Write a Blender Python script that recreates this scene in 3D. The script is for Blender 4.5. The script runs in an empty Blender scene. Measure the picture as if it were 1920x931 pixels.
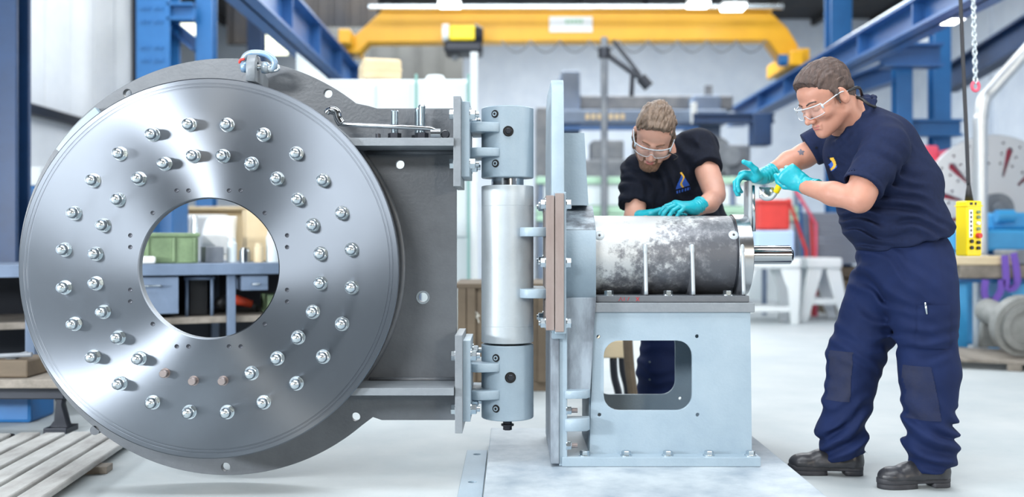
import bpy, bmesh, math, random
import numpy as np
from mathutils import Vector, Matrix, Euler
from mathutils.bvhtree import BVHTree
random.seed(7); rng = np.random.RandomState(5)
S = bpy.context.scene
F_PX, CX, HY, CAM_H = 1867.0, 960.0, 450.0, 0.97

# ------------------------------------------------------------ camera, world, lights, exposure
cd = bpy.data.cameras.new('camera'); cam = bpy.data.objects.new('camera', cd)
S.collection.objects.link(cam); S.camera = cam
cam.location = (0, 0, CAM_H); cam.rotation_euler = (math.pi/2, 0, 0)
cd.sensor_width = 36; cd.lens = 36*F_PX/1920; cd.shift_y = -(465.5-HY)/1920
cd.clip_start = .05; cd.clip_end = 200
cd.dof.use_dof = True; cd.dof.focus_distance = 3.9; cd.dof.aperture_fstop = 1.25

W = bpy.data.worlds.new('world'); S.world = W; W.use_nodes = True
wn = W.node_tree; wn.nodes.clear()
wo = wn.nodes.new('ShaderNodeOutputWorld'); wb = wn.nodes.new('ShaderNodeBackground')
wt = wn.nodes.new('ShaderNodeTexCoord'); wx = wn.nodes.new('ShaderNodeSeparateXYZ')
wr = wn.nodes.new('ShaderNodeValToRGB')
wn.links.new(wt.outputs['Generated'], wx.inputs[0]); wn.links.new(wx.outputs['Z'], wr.inputs[0])
wr.color_ramp.elements[0].position = 0.0; wr.color_ramp.elements[0].color = (.22, .25, .30, 1)
wr.color_ramp.elements[1].position = .6; wr.color_ramp.elements[1].color = (.80, .90, 1.0, 1)
wn.links.new(wr.outputs[0], wb.inputs['Color']); wb.inputs['Strength'].default_value = .8
wn.links.new(wb.outputs[0], wo.inputs[0])

def area(name, loc, target, sx, sy, power, col=(1, 1, 1)):
    l = bpy.data.lights.new(name, 'AREA'); l.shape = 'RECTANGLE'; l.size = sx; l.size_y = sy
    l.energy = power; l.color = col
    o = bpy.data.objects.new(name, l); S.collection.objects.link(o); o.location = loc
    o.rotation_euler = (Vector(target)-Vector(loc)).to_track_quat('-Z', 'Y').to_euler()
    return o
# daylight from roof lights, plus unseen lamps added to light and streak the disc
area('roof_light', (0.8, 2.6, 5.6), (0.8, 3.8, 0), 6.5, 2.4, 330, (.93, .97, 1))
area('roof_light', (0.0, 9.5, 5.6), (0.0, 9.5, 0), 8.5, 3.0, 500, (.93, .97, 1))
area('roof_light', (0.0, 16.5, 5.6), (0.0, 16.5, 0), 9.5, 4.0, 860, (.93, .97, 1))
area('added_side_light', (-4.8, 1.0, 1.35), (-1.5, 3.8, .9), .6, .35, 210, (.95, .98, 1))  # unseen lamp added for the narrow left fan on the disc
area('added_side_light', (3.6, -4.4, 2.4), (-0.2, 4.0, 1.0), .7, .5, 120, (1, .88, .72))  # unseen warm lamp added for the right-hand fan on the disc
area('added_side_light', (7.0, 1.5, 2.6), (0.9, 4.0, 1.0), .7, 3.4, 120, (1, .96, .9))  # tall unseen lamp added at the open right side
area('added_rear_light', (-3.7, -5.0, 4.4), (-0.6, 4.0, 1.0), 3.2, 1.3, 430, (.95, .98, 1))  # unseen lamp added behind the camera for the disc's vertical fan

S.view_settings.view_transform = 'Standard'
try: S.view_settings.look = 'None'
except Exception: pass
S.view_settings.gamma = 1; S.view_settings.use_curve_mapping = False
S.view_settings.exposure = 0.45

# ------------------------------------------------------------ helpers
def q(x, y, d): return Vector(((x-CX)/F_PX*d, d, CAM_H-(y-HY)/F_PX*d))
def wx_(x, d): return (x-CX)/F_PX*d
def wz_(y, d): return CAM_H-(y-HY)/F_PX*d
def lin(h):
    h = h.lstrip('#'); c = [int(h[i:i+2], 16)/255 for i in (0, 2, 4)]
    return tuple(v/12.92 if v <= .04045 else ((v+.055)/1.055)**2.4 for v in c)+(1,)

def mat(name, col, rough=.5, metal=0, col2=None, nscale=6, ncontrast=.5, bump=0, bscale=60, stretch=None,
        coat=0, sss=0, aniso=0, spec=None):
    m = bpy.data.materials.new(name); m.use_nodes = True
    nt = m.node_tree; b = nt.nodes['Principled BSDF']
    c = lin(col) if isinstance(col, str) else col
    b.inputs['Base Color'].default_value = c; b.inputs['Roughness'].default_value = rough
    b.inputs['Metallic'].default_value = metal
    if spec is not None: b.inputs['Specular IOR Level'].default_value = spec
    if coat: b.inputs['Coat Weight'].default_value = coat
    if sss:
        b.inputs['Subsurface Weight'].default_value = sss; b.inputs['Subsurface Radius'].default_value = (.012, .005, .003)
        b.inputs['Subsurface Scale'].default_value = 1
    tc = nt.nodes.new('ShaderNodeTexCoord'); mp = nt.nodes.new('ShaderNodeMapping')
    nt.links.new(tc.outputs['Object'], mp.inputs[0])
    if stretch: mp.inputs['Scale'].default_value = stretch
    if col2:
        n = nt.nodes.new('ShaderNodeTexNoise'); n.inputs['Scale'].default_value = nscale; n.inputs['Detail'].default_value = 8
        n.inputs['Roughness'].default_value = .65
        r = nt.nodes.new('ShaderNodeValToRGB'); w = .5*(1-ncontrast)*.6+.02
        r.color_ramp.elements[0].position = .5-w; r.color_ramp.elements[1].position = .5+w
        r.color_ramp.elements[0].color = c; r.color_ramp.elements[1].color = lin(col2)
        nt.links.new(mp.outputs[0], n.inputs['Vector']); nt.links.new(n.outputs[0], r.inputs[0])
        nt.links.new(r.outputs[0], b.inputs['Base Color'])
    if bump:
        n2 = nt.nodes.new('ShaderNodeTexNoise'); n2.inputs['Scale'].default_value = bscale; n2.inputs['Detail'].default_value = 5
        bp = nt.nodes.new('ShaderNodeBump'); bp.inputs['Strength'].default_value = bump; bp.inputs['Distance'].default_value = .01
        nt.links.new(mp.outputs[0], n2.inputs['Vector']); nt.links.new(n2.outputs[0], bp.inputs['Height'])
        nt.links.new(bp.outputs[0], b.inputs['Normal'])
    if aniso:
        b.inputs['Anisotropic'].default_value = aniso
        t = nt.nodes.new('ShaderNodeTangent'); t.direction_type = 'RADIAL'; t.axis = 'Y'
        nt.links.new(t.outputs[0], b.inputs['Tangent'])
    return m

def emis(name, col, s):
    m = bpy.data.materials.new(name); m.use_nodes = True; b = m.node_tree.nodes['Principled BSDF']
    b.inputs['Base Color'].default_value = lin(col); b.inputs['Emission Color'].default_value = lin(col)
    b.inputs['Emission Strength'].default_value = s; return m

def root_loc(p):
    v = Vector((0, 0, 0))
    while p is not None: v = v+Vector(p.location); p = p.parent
    return v
def tag(o, label=None, cat=None, group=None, kind=None):
    if label: o['label'] = label
    if cat: o['category'] = cat
    if group: o['group'] = group
    if kind: o['kind'] = kind
    return o
def thing(name, loc, label, cat, group=None):
    o = bpy.data.objects.new(name, None); o.empty_display_size = .05
    S.collection.objects.link(o); o.location = loc
    return tag(o, label, cat, group)
def obj(name, bm, m, parent=None, smooth=None, label=None):
    if isinstance(bm, bpy.types.Mesh): me = bm
    else:
        me = bpy.data.meshes.new(name); bm.to_mesh(me); bm.free()
    off = root_loc(parent)
    if off.length > 0: me.transform(Matrix.Translation(-off))
    if isinstance(m, (list, tuple)):
        for k in m: me.materials.append(k)
    elif m: me.materials.append(m)
    if smooth is not None:
        me.shade_smooth()
        if smooth < 3.1: me.set_sharp_from_angle(angle=smooth)
    o = bpy.data.objects.new(name, me); S.collection.objects.link(o)
    if parent: o.parent = parent
    if label: o['label'] = label
    return o
def single(name, bm, m, label, cat, group=None, smooth=None):
    o = obj(name, bm, m, None, smooth); c = sum((Vector(v) for v in o.bound_box), Vector())/8
    zmin = min(v[2] for v in o.bound_box); c.z = zmin
    o.data.transform(Matrix.Translation(-c)); o.location = c
    return tag(o, label, cat, group)
def copy_tree(o, parent=None):
    c = o.copy(); S.collection.objects.link(c); c.parent = parent
    for ch in o.children: copy_tree(ch, c)
    return c
def nb(): return bmesh.new()
def frame_from(axis):
    z = Vector(axis).normalized(); return z.to_track_quat('Z', 'Y').to_matrix()
def box(bm, x0, x1, y0, y1, z0, z1, bev=0, seg=2, M=None):
    cx, cy, cz = (x0+x1)/2, (y0+y1)/2, (z0+z1)/2
    T = Matrix.Translation((cx, cy, cz)) @ Matrix.Diagonal((abs(x1-x0), abs(y1-y0), abs(z1-z0), 1))
    r = bmesh.ops.create_cube(bm, size=1, matrix=T); vs = r['verts']
    if bev:
        es = list({e for v in vs for e in v.link_edges})
        rr = bmesh.ops.bevel(bm, geom=es, offset=bev, segments=seg, affect='EDGES', profile=.5)
        vs = list({v for f in rr['faces'] for v in f.verts} | {v for v in vs if v.is_valid})
    if M is not None: bmesh.ops.transform(bm, matrix=M, verts=vs)
    return bm
def pbox(bm, px0, px1, py0, py1, d, t, bev=0, M=None):
    """box whose front face at distance d spans the given pixels, t deep"""
    return box(bm, wx_(px0, d), wx_(px1, d), d, d+t, wz_(py1, d), wz_(py0, d), bev, M=M)
def cyl(bm, a, b, r0, r1=None, seg=24, caps=True):
    a, b = Vector(a), Vector(b); r1 = r0 if r1 is None else r1
    M = frame_from(b-a)
    A = [bm.verts.new(a+M @ Vector((math.cos(t)*r0, math.sin(t)*r0, 0))) for t in [2*math.pi*i/seg for i in range(seg)]]
    B = [bm.verts.new(b+M @ Vector((math.cos(t)*r1, math.sin(t)*r1, 0))) for t in [2*math.pi*i/seg for i in range(seg)]]
    for i in range(seg):
        j = (i+1) % seg; bm.faces.new((A[i], A[j], B[j], B[i]))
    if caps: bm.faces.new(A[::-1]); bm.faces.new(B)
    return bm
def lathe(bm, prof, origin, axis, seg=64, closed=False):
    """prof: list of (radius, offset along axis)"""
    o = Vector(origin); M = frame_from(axis); rings = []
    for r, h in prof:
        if r <= 1e-6: rings.append([bm.verts.new(o+M @ Vector((0, 0, h)))])
        else: rings.append([bm.verts.new(o+M @ Vector((math.cos(2*math.pi*i/seg)*r, math.sin(2*math.pi*i/seg)*r, h))) for i in range(seg)])
    prs = list(zip(rings[:-1], rings[1:]))
    if closed: prs.append((rings[-1], rings[0]))
    for A, B in prs:
        for i in range(seg):
            j = (i+1) % seg
            if len(A) == 1 and len(B) == 1: continue
            if len(A) == 1: bm.faces.new((A[0], B[j], B[i]))
            elif len(B) == 1: bm.faces.new((A[i], A[j], B[0]))
            else: bm.faces.new((A[i], A[j], B[j], B[i]))
    bmesh.ops.recalc_face_normals(bm, faces=bm.faces)
    return bm
def tube(bm, pts, r, seg=12, closed=False, caps=True):
    pts = [Vector(p) for p in pts]; n = len(pts); rings = []
    rr = r if isinstance(r, (list, tuple)) else [r]*n
    up = None
    for i, p in enumerate(pts):
        a = pts[(i-1) % n] if (i > 0 or closed) else p; b = pts[(i+1) % n] if (i < n-1 or closed) else p
        t = (b-a).normalized()
        if up is None:
            up = Vector((0, 0, 1)) if abs(t.z) < .9 else Vector((1, 0, 0))
        u = t.cross(up).normalized(); v = u.cross(t).normalized(); up = v
        rings.append([bm.verts.new(p+u*math.cos(2*math.pi*k/seg)*rr[i]+v*math.sin(2*math.pi*k/seg)*rr[i]) for k in range(seg)])
    m = n if closed else n-1
    for i in range(m):
        A, B = rings[i], rings[(i+1) % n]
        for k in range(seg):
            l = (k+1) % seg; bm.faces.new((A[k], A[l], B[l], B[k]))
    if caps and not closed: bm.faces.new(rings[0][::-1]); bm.faces.new(rings[-1])
    return bm
def spline(pts, n=8):
    P = [Vector(p) for p in pts]; out = []
    for i in range(len(P)-1):
        p0 = P[max(i-1, 0)]; p1 = P[i]; p2 = P[i+1]; p3 = P[min(i+2, len(P)-1)]
        for k in range(n):
            t = k/n
            out.append(.5*((2*p1)+(-p0+p2)*t+(2*p0-5*p1+4*p2-p3)*t*t+(-p0+3*p1-3*p2+p3)*t**3))
    out.append(P[-1]); return out
def plate(outline, holes, thick, M, bev=.0):
    """flat plate with real holes: 2D outline and holes [(x,y,r) or point list] extruded; M places local xy plane"""
    cu = bpy.data.curves.new('c', 'CURVE'); cu.dimensions = '2D'; cu.fill_mode = 'BOTH'
    cu.extrude = thick/2-bev; cu.bevel_depth = bev; cu.bevel_resolution = 1
    if bev: cu.offset = -bev
    def add(pts):
        s = cu.splines.new('POLY'); s.points.add(len(pts)-1); s.use_cyclic_u = True
        for i, p in enumerate(pts): s.points[i].co = (p[0], p[1], 0, 1)
    add(outline)
    for h in holes:
        if len(h) == 3 and not isinstance(h[0], (tuple, list)):
            n = 20 if h[2] < .05 else 96
            add([(h[0]+h[2]*math.cos(2*math.pi*i/n), h[1]-h[2]*math.sin(2*math.pi*i/n)) for i in range(n)])
        else: add(h)
    o = bpy.data.objects.new('c', cu); S.collection.objects.link(o)
    dg = bpy.context.evaluated_depsgraph_get(); dg.update()
    me = bpy.data.meshes.new_from_object(o.evaluated_get(dg), depsgraph=dg)
    bpy.data.objects.remove(o); bpy.data.curves.remove(cu)
    b = nb(); b.from_mesh(me); bpy.data.meshes.remove(me)
    bmesh.ops.remove_doubles(b, verts=b.verts, dist=1e-5)
    bmesh.ops.transform(b, matrix=M, verts=b.verts)
    bmesh.ops.recalc_face_normals(b, faces=b.faces)
    return b
def MXZ(y):   # local (x,y) -> world (x, ., z) at distance y
    return Matrix(((1, 0, 0, 0), (0, 0, 1, y), (0, 1, 0, 0), (0, 0, 0, 1)))
def MYZ(x):   # local (x,y) -> world (., x, y)
    return Matrix(((0, 0, 1, x), (1, 0, 0, 0), (0, 1, 0, 0), (0, 0, 0, 1)))
def MXY(z): return Matrix.Translation((0, 0, z))
def rrect(x0, x1, y0, y1, r, n=6):
    out = []
    for cx, cy, a in ((x1-r, y1-r, 0), (x0+r, y1-r, 90), (x0+r, y0+r, 180), (x1-r, y0+r, 270)):
        for i in range(n+1):
            t = math.radians(a+90*i/n); out.append((cx+r*math.cos(t), cy+r*math.sin(t)))
    return out
def arc(cx, cy, r, a0, a1, n):
    return [(cx+r*math.cos(math.radians(a0+(a1-a0)*i/n)), cy+r*math.sin(math.radians(a0+(a1-a0)*i/n))) for i in range(n+1)]
def join_bm(*bms):
    b = nb()
    for x in bms:
        me = bpy.data.meshes.new('t'); x.to_mesh(me); x.free(); b.from_mesh(me); bpy.data.meshes.remove(me)
    return b
def hexbolt(bm, p, axis, r, h, shaft=0, washer=True):
    """hex head on washer, optional stud end sticking out"""
    p = Vector(p); ax = Vector(axis).normalized()
    if washer: cyl(bm, p, p+ax*.004, r*1.25, seg=20); p = p+ax*.004
    cyl(bm, p, p+ax*h*.85, r, seg=6); cyl(bm, p+ax*h*.85, p+ax*h, r, r*.82, seg=6)
    if shaft: cyl(bm, p+ax*h, p+ax*(h+shaft), r*.52, seg=14)
    return bm

# ------------------------------------------------------------ smooth solids from distance fields
_lat = rng.rand(32, 32, 32).astype(np.float32)
def vnoise(x, y, z):
    xi = np.floor(x).astype(int); yi = np.floor(y).astype(int); zi = np.floor(z).astype(int)
    fx = x-xi; fy = y-yi; fz = z-zi
    fx = fx*fx*(3-2*fx); fy = fy*fy*(3-2*fy); fz = fz*fz*(3-2*fz)
    L = lambda a, b, c: _lat[(xi+a) & 31, (yi+b) & 31, (zi+c) & 31]
    return ((L(0,0,0)*(1-fx)+L(1,0,0)*fx)*(1-fy)+(L(0,1,0)*(1-fx)+L(1,1,0)*fx)*fy)*(1-fz) + \
           ((L(0,0,1)*(1-fx)+L(1,0,1)*fx)*(1-fy)+(L(0,1,1)*(1-fx)+L(1,1,1)*fx)*fy)*fz
def RC(a, b, ra, rb=None, k=.03, op='add', flat=None, cut=None):
    return dict(t='rc', a=Vector(a), b=Vector(b), ra=ra, rb=ra if rb is None else rb, k=k, op=op, flat=flat, cut=cut)
def EL(c, r, R=None, k=.03, op='add', cut=None):
    return dict(t='el', c=Vector(c), r=Vector(r), R=R or Matrix.Identity(3), k=k, op=op, cut=cut)
def xf(prims, M, s=1):
    R = M.to_3x3(); out = []
    for p in prims:
        p = dict(p)
        f = lambda v: M @ (Vector(v)*s)
        if p['t'] == 'rc': p['a'] = f(p['a']); p['b'] = f(p['b']); p['ra'] *= s; p['rb'] *= s
        else: p['c'] = f(p['c']); p['r'] = p['r']*s; p['R'] = R @ p['R']
        if p.get('flat'): p['flat'] = (R @ Vector(p['flat'][0]), p['flat'][1])
        if p.get('cut'): p['cut'] = [(f(a), R @ Vector(n)) for a, n in p['cut']]
        p['k'] *= s; out.append(p)
    return out
def sdf_mesh(prims, res, mods=(), gcuts=()):
    lo = np.array([1e9]*3); hi = -lo
    for p in prims:
        if p['op'] != 'add': continue
        if p['t'] == 'rc': e = [(p['a'], p['ra']), (p['b'], p['rb'])]
        else: e = [(p['c'], max(p['r']))]
        for c, r in e:
            lo = np.minimum(lo, np.array(c)-r-.02); hi = np.maximum(hi, np.array(c)+r+.02)
    n = np.ceil((hi-lo)/res).astype(int)+1
    F = np.full(n, .12, np.float32)
    ax = [np.float32(lo[i])+np.arange(n[i], dtype=np.float32)*np.float32(res) for i in range(3)]
    for p in prims:
        if p['t'] == 'rc':
            pl = np.minimum(np.array(p['a'])-p['ra'], np.array(p['b'])-p['rb']); ph = np.maximum(np.array(p['a'])+p['ra'], np.array(p['b'])+p['rb'])
        else:
            m = max(p['r']); pl = np.array(p['c'])-m; ph = np.array(p['c'])+m
        mg = .06+p['k']
        i0 = np.clip(((pl-mg-lo)/res).astype(int), 0, n-1); i1 = np.clip(((ph+mg-lo)/res).astype(int)+1, 1, n)
        if (i1 <= i0).any(): continue
        sl = tuple(slice(i0[i], i1[i]) for i in range(3))
        X = ax[0][sl[0]][:, None, None]; Y = ax[1][sl[1]][None, :, None]; Z = ax[2][sl[2]][None, None, :]
        if p['t'] == 'rc':
            a, b = p['a'], p['b']; dx, dy, dz = X-a.x, Y-a.y, Z-a.z; ba = b-a
            if p.get('flat'):
                nv, f = p['flat']; nv = Vector(nv).normalized(); s = 1/f-1
                dd = (dx*nv.x+dy*nv.y+dz*nv.z)*s
                dx = dx+dd*nv.x; dy = dy+dd*nv.y; dz = dz+dd*nv.z; ba = ba+nv*(ba.dot(nv)*s)
            L = max(ba.length_squared, 1e-9)
            h = np.clip((dx*ba.x+dy*ba.y+dz*ba.z)/L, 0, 1)
            D = np.sqrt((dx-h*ba.x)**2+(dy-h*ba.y)**2+(dz-h*ba.z)**2)-(p['ra']+(p['rb']-p['ra'])*h)
        else:
            R = p['R'].transposed(); c = p['c']; dx, dy, dz = X-c.x, Y-c.y, Z-c.z; r = p['r']
            u = (R[0][0]*dx+R[0][1]*dy+R[0][2]*dz)/r.x; v = (R[1][0]*dx+R[1][1]*dy+R[1][2]*dz)/r.y; w = (R[2][0]*dx+R[2][1]*dy+R[2][2]*dz)/r.z
            k0 = np.sqrt(u*u+v*v+w*w); k1 = np.sqrt((u/r.x)**2+(v/r.y)**2+(w/r.z)**2)+1e-6
            D = k0*(k0-1)/k1
            D = np.where(k0 < .3, -min(r)*.7, D)
        for cp, cn in (p.get('cut') or []):
            cn = Vector(cn).normalized(); D = np.maximum(D, (X-cp[0])*cn.x+(Y-cp[1])*cn.y+(Z-cp[2])*cn.z)
        A = F[sl]; k = max(p['k'], 1e-4)
        if p['op'] == 'add':
            h = np.clip(.5+.5*(A-D)/k, 0, 1); F[sl] = A*(1-h)+D*h-k*h*(1-h)
        else:
            h = np.clip(.5-.5*(A+D)/k, 0, 1); F[sl] = A*(1-h)-D*h+k*h*(1-h)
    X = ax[0][:, None, None]; Y = ax[1][None, :, None]; Z = ax[2][None, None, :]
    for cp, cn in gcuts:
        cn = Vector(cn).normalized(); F = np.maximum(F, (X-cp[0])*cn.x+(Y-cp[1])*cn.y+(Z-cp[2])*cn.z).astype(np.float32)
    if mods:
        idx = np.nonzero(np.abs(F) < .03)
        px, py, pz = ax[0][idx[0]], ax[1][idx[1]], ax[2][idx[2]]
        v = np.zeros(len(px), np.float32)
        for f in mods: v += f(px, py, pz)
        F[idx] -= v
    F[0] = F[-1] = .1; F[:, 0] = F[:, -1] = .1; F[:, :, 0] = F[:, :, -1] = .1
    return nets(F, lo, res)
def nets(F, lo, res):
    s = F < 0; n = np.array(F.shape)
    c = [(i, j, k) for i in (0, 1) for j in (0, 1) for k in (0, 1)]
    sub = lambda i, j, k: s[i:n[0]-1+i, j:n[1]-1+j, k:n[2]-1+k]
    cnt = sum(sub(*o).astype(np.int8) for o in c)
    act = (cnt > 0) & (cnt < 8); ids = np.full(act.shape, -1, np.int64)
    I = np.nonzero(act); N = len(I[0]); ids[I] = np.arange(N)
    acc = np.zeros((N, 3)); num = np.zeros(N)
    for a in c:
        for e in range(3):
            if a[e]: continue
            b = list(a); b[e] = 1
            fa = F[I[0]+a[0], I[1]+a[1], I[2]+a[2]]; fb = F[I[0]+b[0], I[1]+b[1], I[2]+b[2]]
            m = (fa < 0) != (fb < 0); t = np.where(m, fa/np.where(m, fa-fb, 1), 0)
            pnt = np.tile(np.array(a, float), (N, 1)); pnt[:, e] += t
            acc += pnt*m[:, None]; num += m
    V = (acc/num[:, None]+np.stack(I, 1))*res+np.array(lo)
    Q = []
    for e in range(3):
        u, v = (e+1) % 3, (e+2) % 3
        a = [slice(None)]*3; b = [slice(None)]*3
        a[e] = slice(0, -1); b[e] = slice(1, None)
        A = s[tuple(a)]; B = s[tuple(b)]; E = np.nonzero(A != B); E = np.stack(E, 1)
        ok = (E[:, u] > 0) & (E[:, v] > 0) & (E[:, u] < n[u]-1) & (E[:, v] < n[v]-1); E = E[ok]
        du = np.zeros(3, int); du[u] = 1; dv = np.zeros(3, int); dv[v] = 1
        g = lambda o: ids[tuple((E-o).T)]
        f = np.stack([g(du+dv), g(dv), g(0*du), g(du)], 1)
        flip = ~A[tuple(E.T)]; f[flip] = f[flip][:, ::-1]; Q.append(f)
    Q = np.concatenate(Q); Q = Q[(Q >= 0).all(1)]
    me = bpy.data.meshes.new('m'); me.vertices.add(N); me.vertices.foreach_set('co', V.astype(np.float32).ravel())
    me.loops.add(len(Q)*4); me.loops.foreach_set('vertex_index', Q.ravel().astype(np.int32))
    me.polygons.add(len(Q)); me.polygons.foreach_set('loop_start', np.arange(0, len(Q)*4, 4, dtype=np.int32))
    me.update(calc_edges=True); me.validate(); me.shade_smooth()
    return me
def decal(name, me, off, origin, direction, u, v, inside, ext, cell, m, parent, lift=.0015):
    """thin printed mark following a cloth or skin surface"""
    b = nb(); b.from_mesh(me); bmesh.ops.transform(b, matrix=Matrix.Translation(off), verts=b.verts)
    T = BVHTree.FromBMesh(b); b.free(); direction = Vector(direction).normalized()
    o = nb(); cache = {}; c0 = T.ray_cast(Vector(origin), direction)[0]
    if c0 is None: c0 = Vector(origin)
    def vert(i, j):
        if (i, j) not in cache:
            p = Vector(origin)+u*(i*cell)+v*(j*cell); h = T.ray_cast(p, direction)
            ok = h[0] is not None and abs((h[0]-c0).dot(direction)) < .075
            cache[(i, j)] = o.verts.new(h[0]-direction*lift) if ok else None
        return cache[(i, j)]
    k = int(ext/cell)+1
    for i in range(-k, k):
        for j in range(-k, k):
            if inside((i+.5)*cell, (j+.5)*cell):
                c = [vert(i, j), vert(i+1, j), vert(i+1, j+1), vert(i, j+1)]
                if all(c): o.faces.new(c)
    return obj(name, o, m, parent, 3.14)
# ------------------------------------------------------------ materials
M = {}
M['concrete'] = mat('pale_concrete', '#b6bbbc', .6, col2='#9fa9ad', nscale=1.6, ncontrast=.3, bump=.08, bscale=30)
M['slab'] = mat('worn_cast_bed', '#bcc5ca', .5, col2='#84929f', nscale=2.8, ncontrast=.55, bump=.15, bscale=25)
M['white_panel'] = mat('white_cladding', '#d3d7db', .5, col2='#c6cbd0', nscale=2, bump=0)
M['wall_white'] = mat('painted_brick_white', '#d9e2ec', .7, col2='#cbd5e2', nscale=3)
M['wall_grey'] = mat('grey_sheeting', '#646562', .8, col2='#575857', nscale=2)
M['roof'] = mat('dark_roof_sheet', '#38332f', .85, col2='#24262c', nscale=1.5)
M['blue'] = mat('blue_steel_paint', '#22659f', .45, col2='#1c5c94', nscale=3)
M['navyblue'] = mat('dark_blue_steel_paint', '#183c66', .45, col2='#123054', nscale=3)
M['blueweb'] = mat('girder_blue_paint', '#2e5f98', .4, col2='#27548a', nscale=3)
M['yellow'] = mat('crane_yellow_paint', '#e9ad10', .4, col2='#dc9f0c', nscale=1.5)
M['yellow2'] = mat('bright_yellow_plastic', '#f0d408', .4)
M['prim'] = mat('grey_primer', '#7f868c', .42, col2='#70777e', nscale=9, ncontrast=.4, bump=.12, bscale=90)
M['primd'] = mat('dark_grey_primer', '#62676d', .40, col2='#54595f', nscale=7, ncontrast=.4, bump=.12, bscale=80)
M['bluegrey'] = mat('pale_blue_grey_primer', '#98a9b5', .45, col2='#879aa8', nscale=5, ncontrast=.3, bump=.1, bscale=90)
M['dusty'] = mat('dusty_grey_primer', '#a3b0ba', .6, col2='#5f666e', nscale=9, ncontrast=.75, bump=.15, bscale=60, stretch=(1, 1, 2.2))
M['grimy'] = mat('grimy_grey_primer', '#8f9ba6', .5, col2='#555c66', nscale=8, ncontrast=.6, bump=.1, bscale=60, stretch=(1, 1, .35))
M['barrel'] = mat('worn_grey_steel', '#b0bac0', .40, .2, col2='#9ba3a9', nscale=5, ncontrast=.2, bump=.06, bscale=70)
M['rust'] = mat('rust_edge_steel', '#7b6c68', .6, .1, col2='#8f8480', nscale=12, stretch=(1, 1, .2), bump=.1)
M['zinc'] = mat('zinc_plated_steel', '#c6d0d6', .24, 1)
M['chrome'] = mat('polished_steel', '#b4babf', .14, 1)
M['black'] = mat('black_rubber', '#17181b', .5)
M['darksteel'] = mat('dark_steel', '#30333a', .4, .6)
M['oxide'] = mat('copper_thread', '#988e8c', .35, .9)
M['timber'] = mat('weathered_timber', '#8f887f', .8, col2='#6d675f', nscale=10, stretch=(1, .15, 1), bump=.25, bscale=30)
M['slat'] = mat('bleached_timber', '#b2b4b3', .8, col2='#8b8a88', nscale=9, stretch=(1, .3, 1), bump=.3, bscale=30)
M['oldwood'] = mat('brown_crate_wood', '#6a5d4c', .75, col2='#574c3f', nscale=6, stretch=(.3, 1, 1), bump=.1)
M['palewood'] = mat('pale_wood', '#d8c8a8', .6, col2='#c8b593', nscale=5, stretch=(.3, 1, 1))
M['white'] = mat('white_enamel', '#d6dcdd', .4)
M['offwhite'] = mat('offwhite_machine', '#ccd6d9', .4)
M['cream'] = mat('cream_packing_case', '#d6c3a0', .6, col2='#cab48e', nscale=4)
M['green'] = mat('green_barrier_paint', '#a3c8ae', .5)
M['greensteel'] = mat('green_painted_tin', '#7f9672', .45, col2='#65795c', nscale=9, bump=.1)
M['red'] = mat('red_paint', '#d03a34', .5, col2='#bd322e', nscale=4)
M['pink'] = mat('faded_red_paint', '#d8566e', .5)
M['cyanblue'] = mat('light_blue_enamel', '#3f9bd0', .45, col2='#348cc2', nscale=4)
M['purple'] = mat('purple_webbing', '#6f52b0', .8)
M['mill'] = mat('grey_blue_machine', '#71829a', .5, col2='#5b6b80', nscale=3)
M['mill2'] = mat('grey_machine', '#808488', .5, col2='#5d646e', nscale=4)
M['lam'] = mat('grey_laminate', '#8d939e', .5, col2='#7b818c', nscale=30, stretch=(.05, .05, 2))
M['casting'] = mat('rough_grey_casting', '#8b8d8c', .6, col2='#737674', nscale=8, bump=.2, bscale=40)
M['orange'] = mat('orange_plastic', '#c8452a', .4)
M['shackleblue'] = mat('shackle_blue_paint', '#7aa0c4', .35, .4, col2='#9aa4ac', nscale=25, ncontrast=.8)
M['paper'] = mat('white_paper', '#e8eaea', .7)
M['chalk'] = mat('white_chalk', '#c9c7bd', .9)
M['redmark'] = mat('red_paint_marker', '#b0303c', .7)
M['lamp'] = emis('lit_lamp', '#ffffff', 6)
M['window'] = emis('bright_window', '#f4f6d8', 1.6)
M['cable'] = mat('cable_black', '#22242b', .5)
M['sole'] = mat('black_boot_sole', '#202127', .6, col2='#35363c', nscale=20)
M['leather'] = mat('scuffed_black_leather', '#1b1b1f', .38, col2='#3a3c42', nscale=14, ncontrast=.3, bump=.15, bscale=50)
M['glove'] = mat('teal_nitrile', '#12a6b4', .38, col2='#1098a8', nscale=20, bump=.12, bscale=70)
M['skin'] = mat('skin', '#ba8874', .5, col2='#ae7b69', nscale=14, ncontrast=.1, sss=.12, bump=.05, bscale=150)
M['skin2'] = mat('fair_skin', '#c29683', .5, col2='#b78878', nscale=14, ncontrast=.1, sss=.12, bump=.05, bscale=150)
M['polo'] = mat('navy_cotton', '#141d38', .85, col2='#172240', nscale=60, bump=.12, bscale=18, spec=.2)
M['polo2'] = mat('black_navy_cotton', '#10141f', .85, col2='#151a28', nscale=60, bump=.25, bscale=30, spec=.2)
M['trouser'] = mat('navy_work_trousers', '#10214a', .8, col2='#0c1b3f', nscale=5, bump=.18, bscale=14, spec=.25)
M['knee'] = mat('worn_knee_patch', '#13234a', .85, col2='#34353f', nscale=4, ncontrast=.0, bump=.2, bscale=40, spec=.2)
M['hair'] = mat('brown_hair', '#332724', .6, col2='#574640', nscale=60, stretch=(1, 1, .35), bump=.6, bscale=90)
M['hair2'] = mat('light_brown_hair', '#57483d', .55, col2='#7d6a5a', nscale=60, stretch=(1, 1, .35), bump=.6, bscale=90)
M['beard'] = mat('short_brown_beard', '#5b4234', .8, col2='#8a6650', nscale=130, ncontrast=.2, bump=.5, bscale=150)
M['lip'] = mat('lip', '#b26a66', .45)
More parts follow.
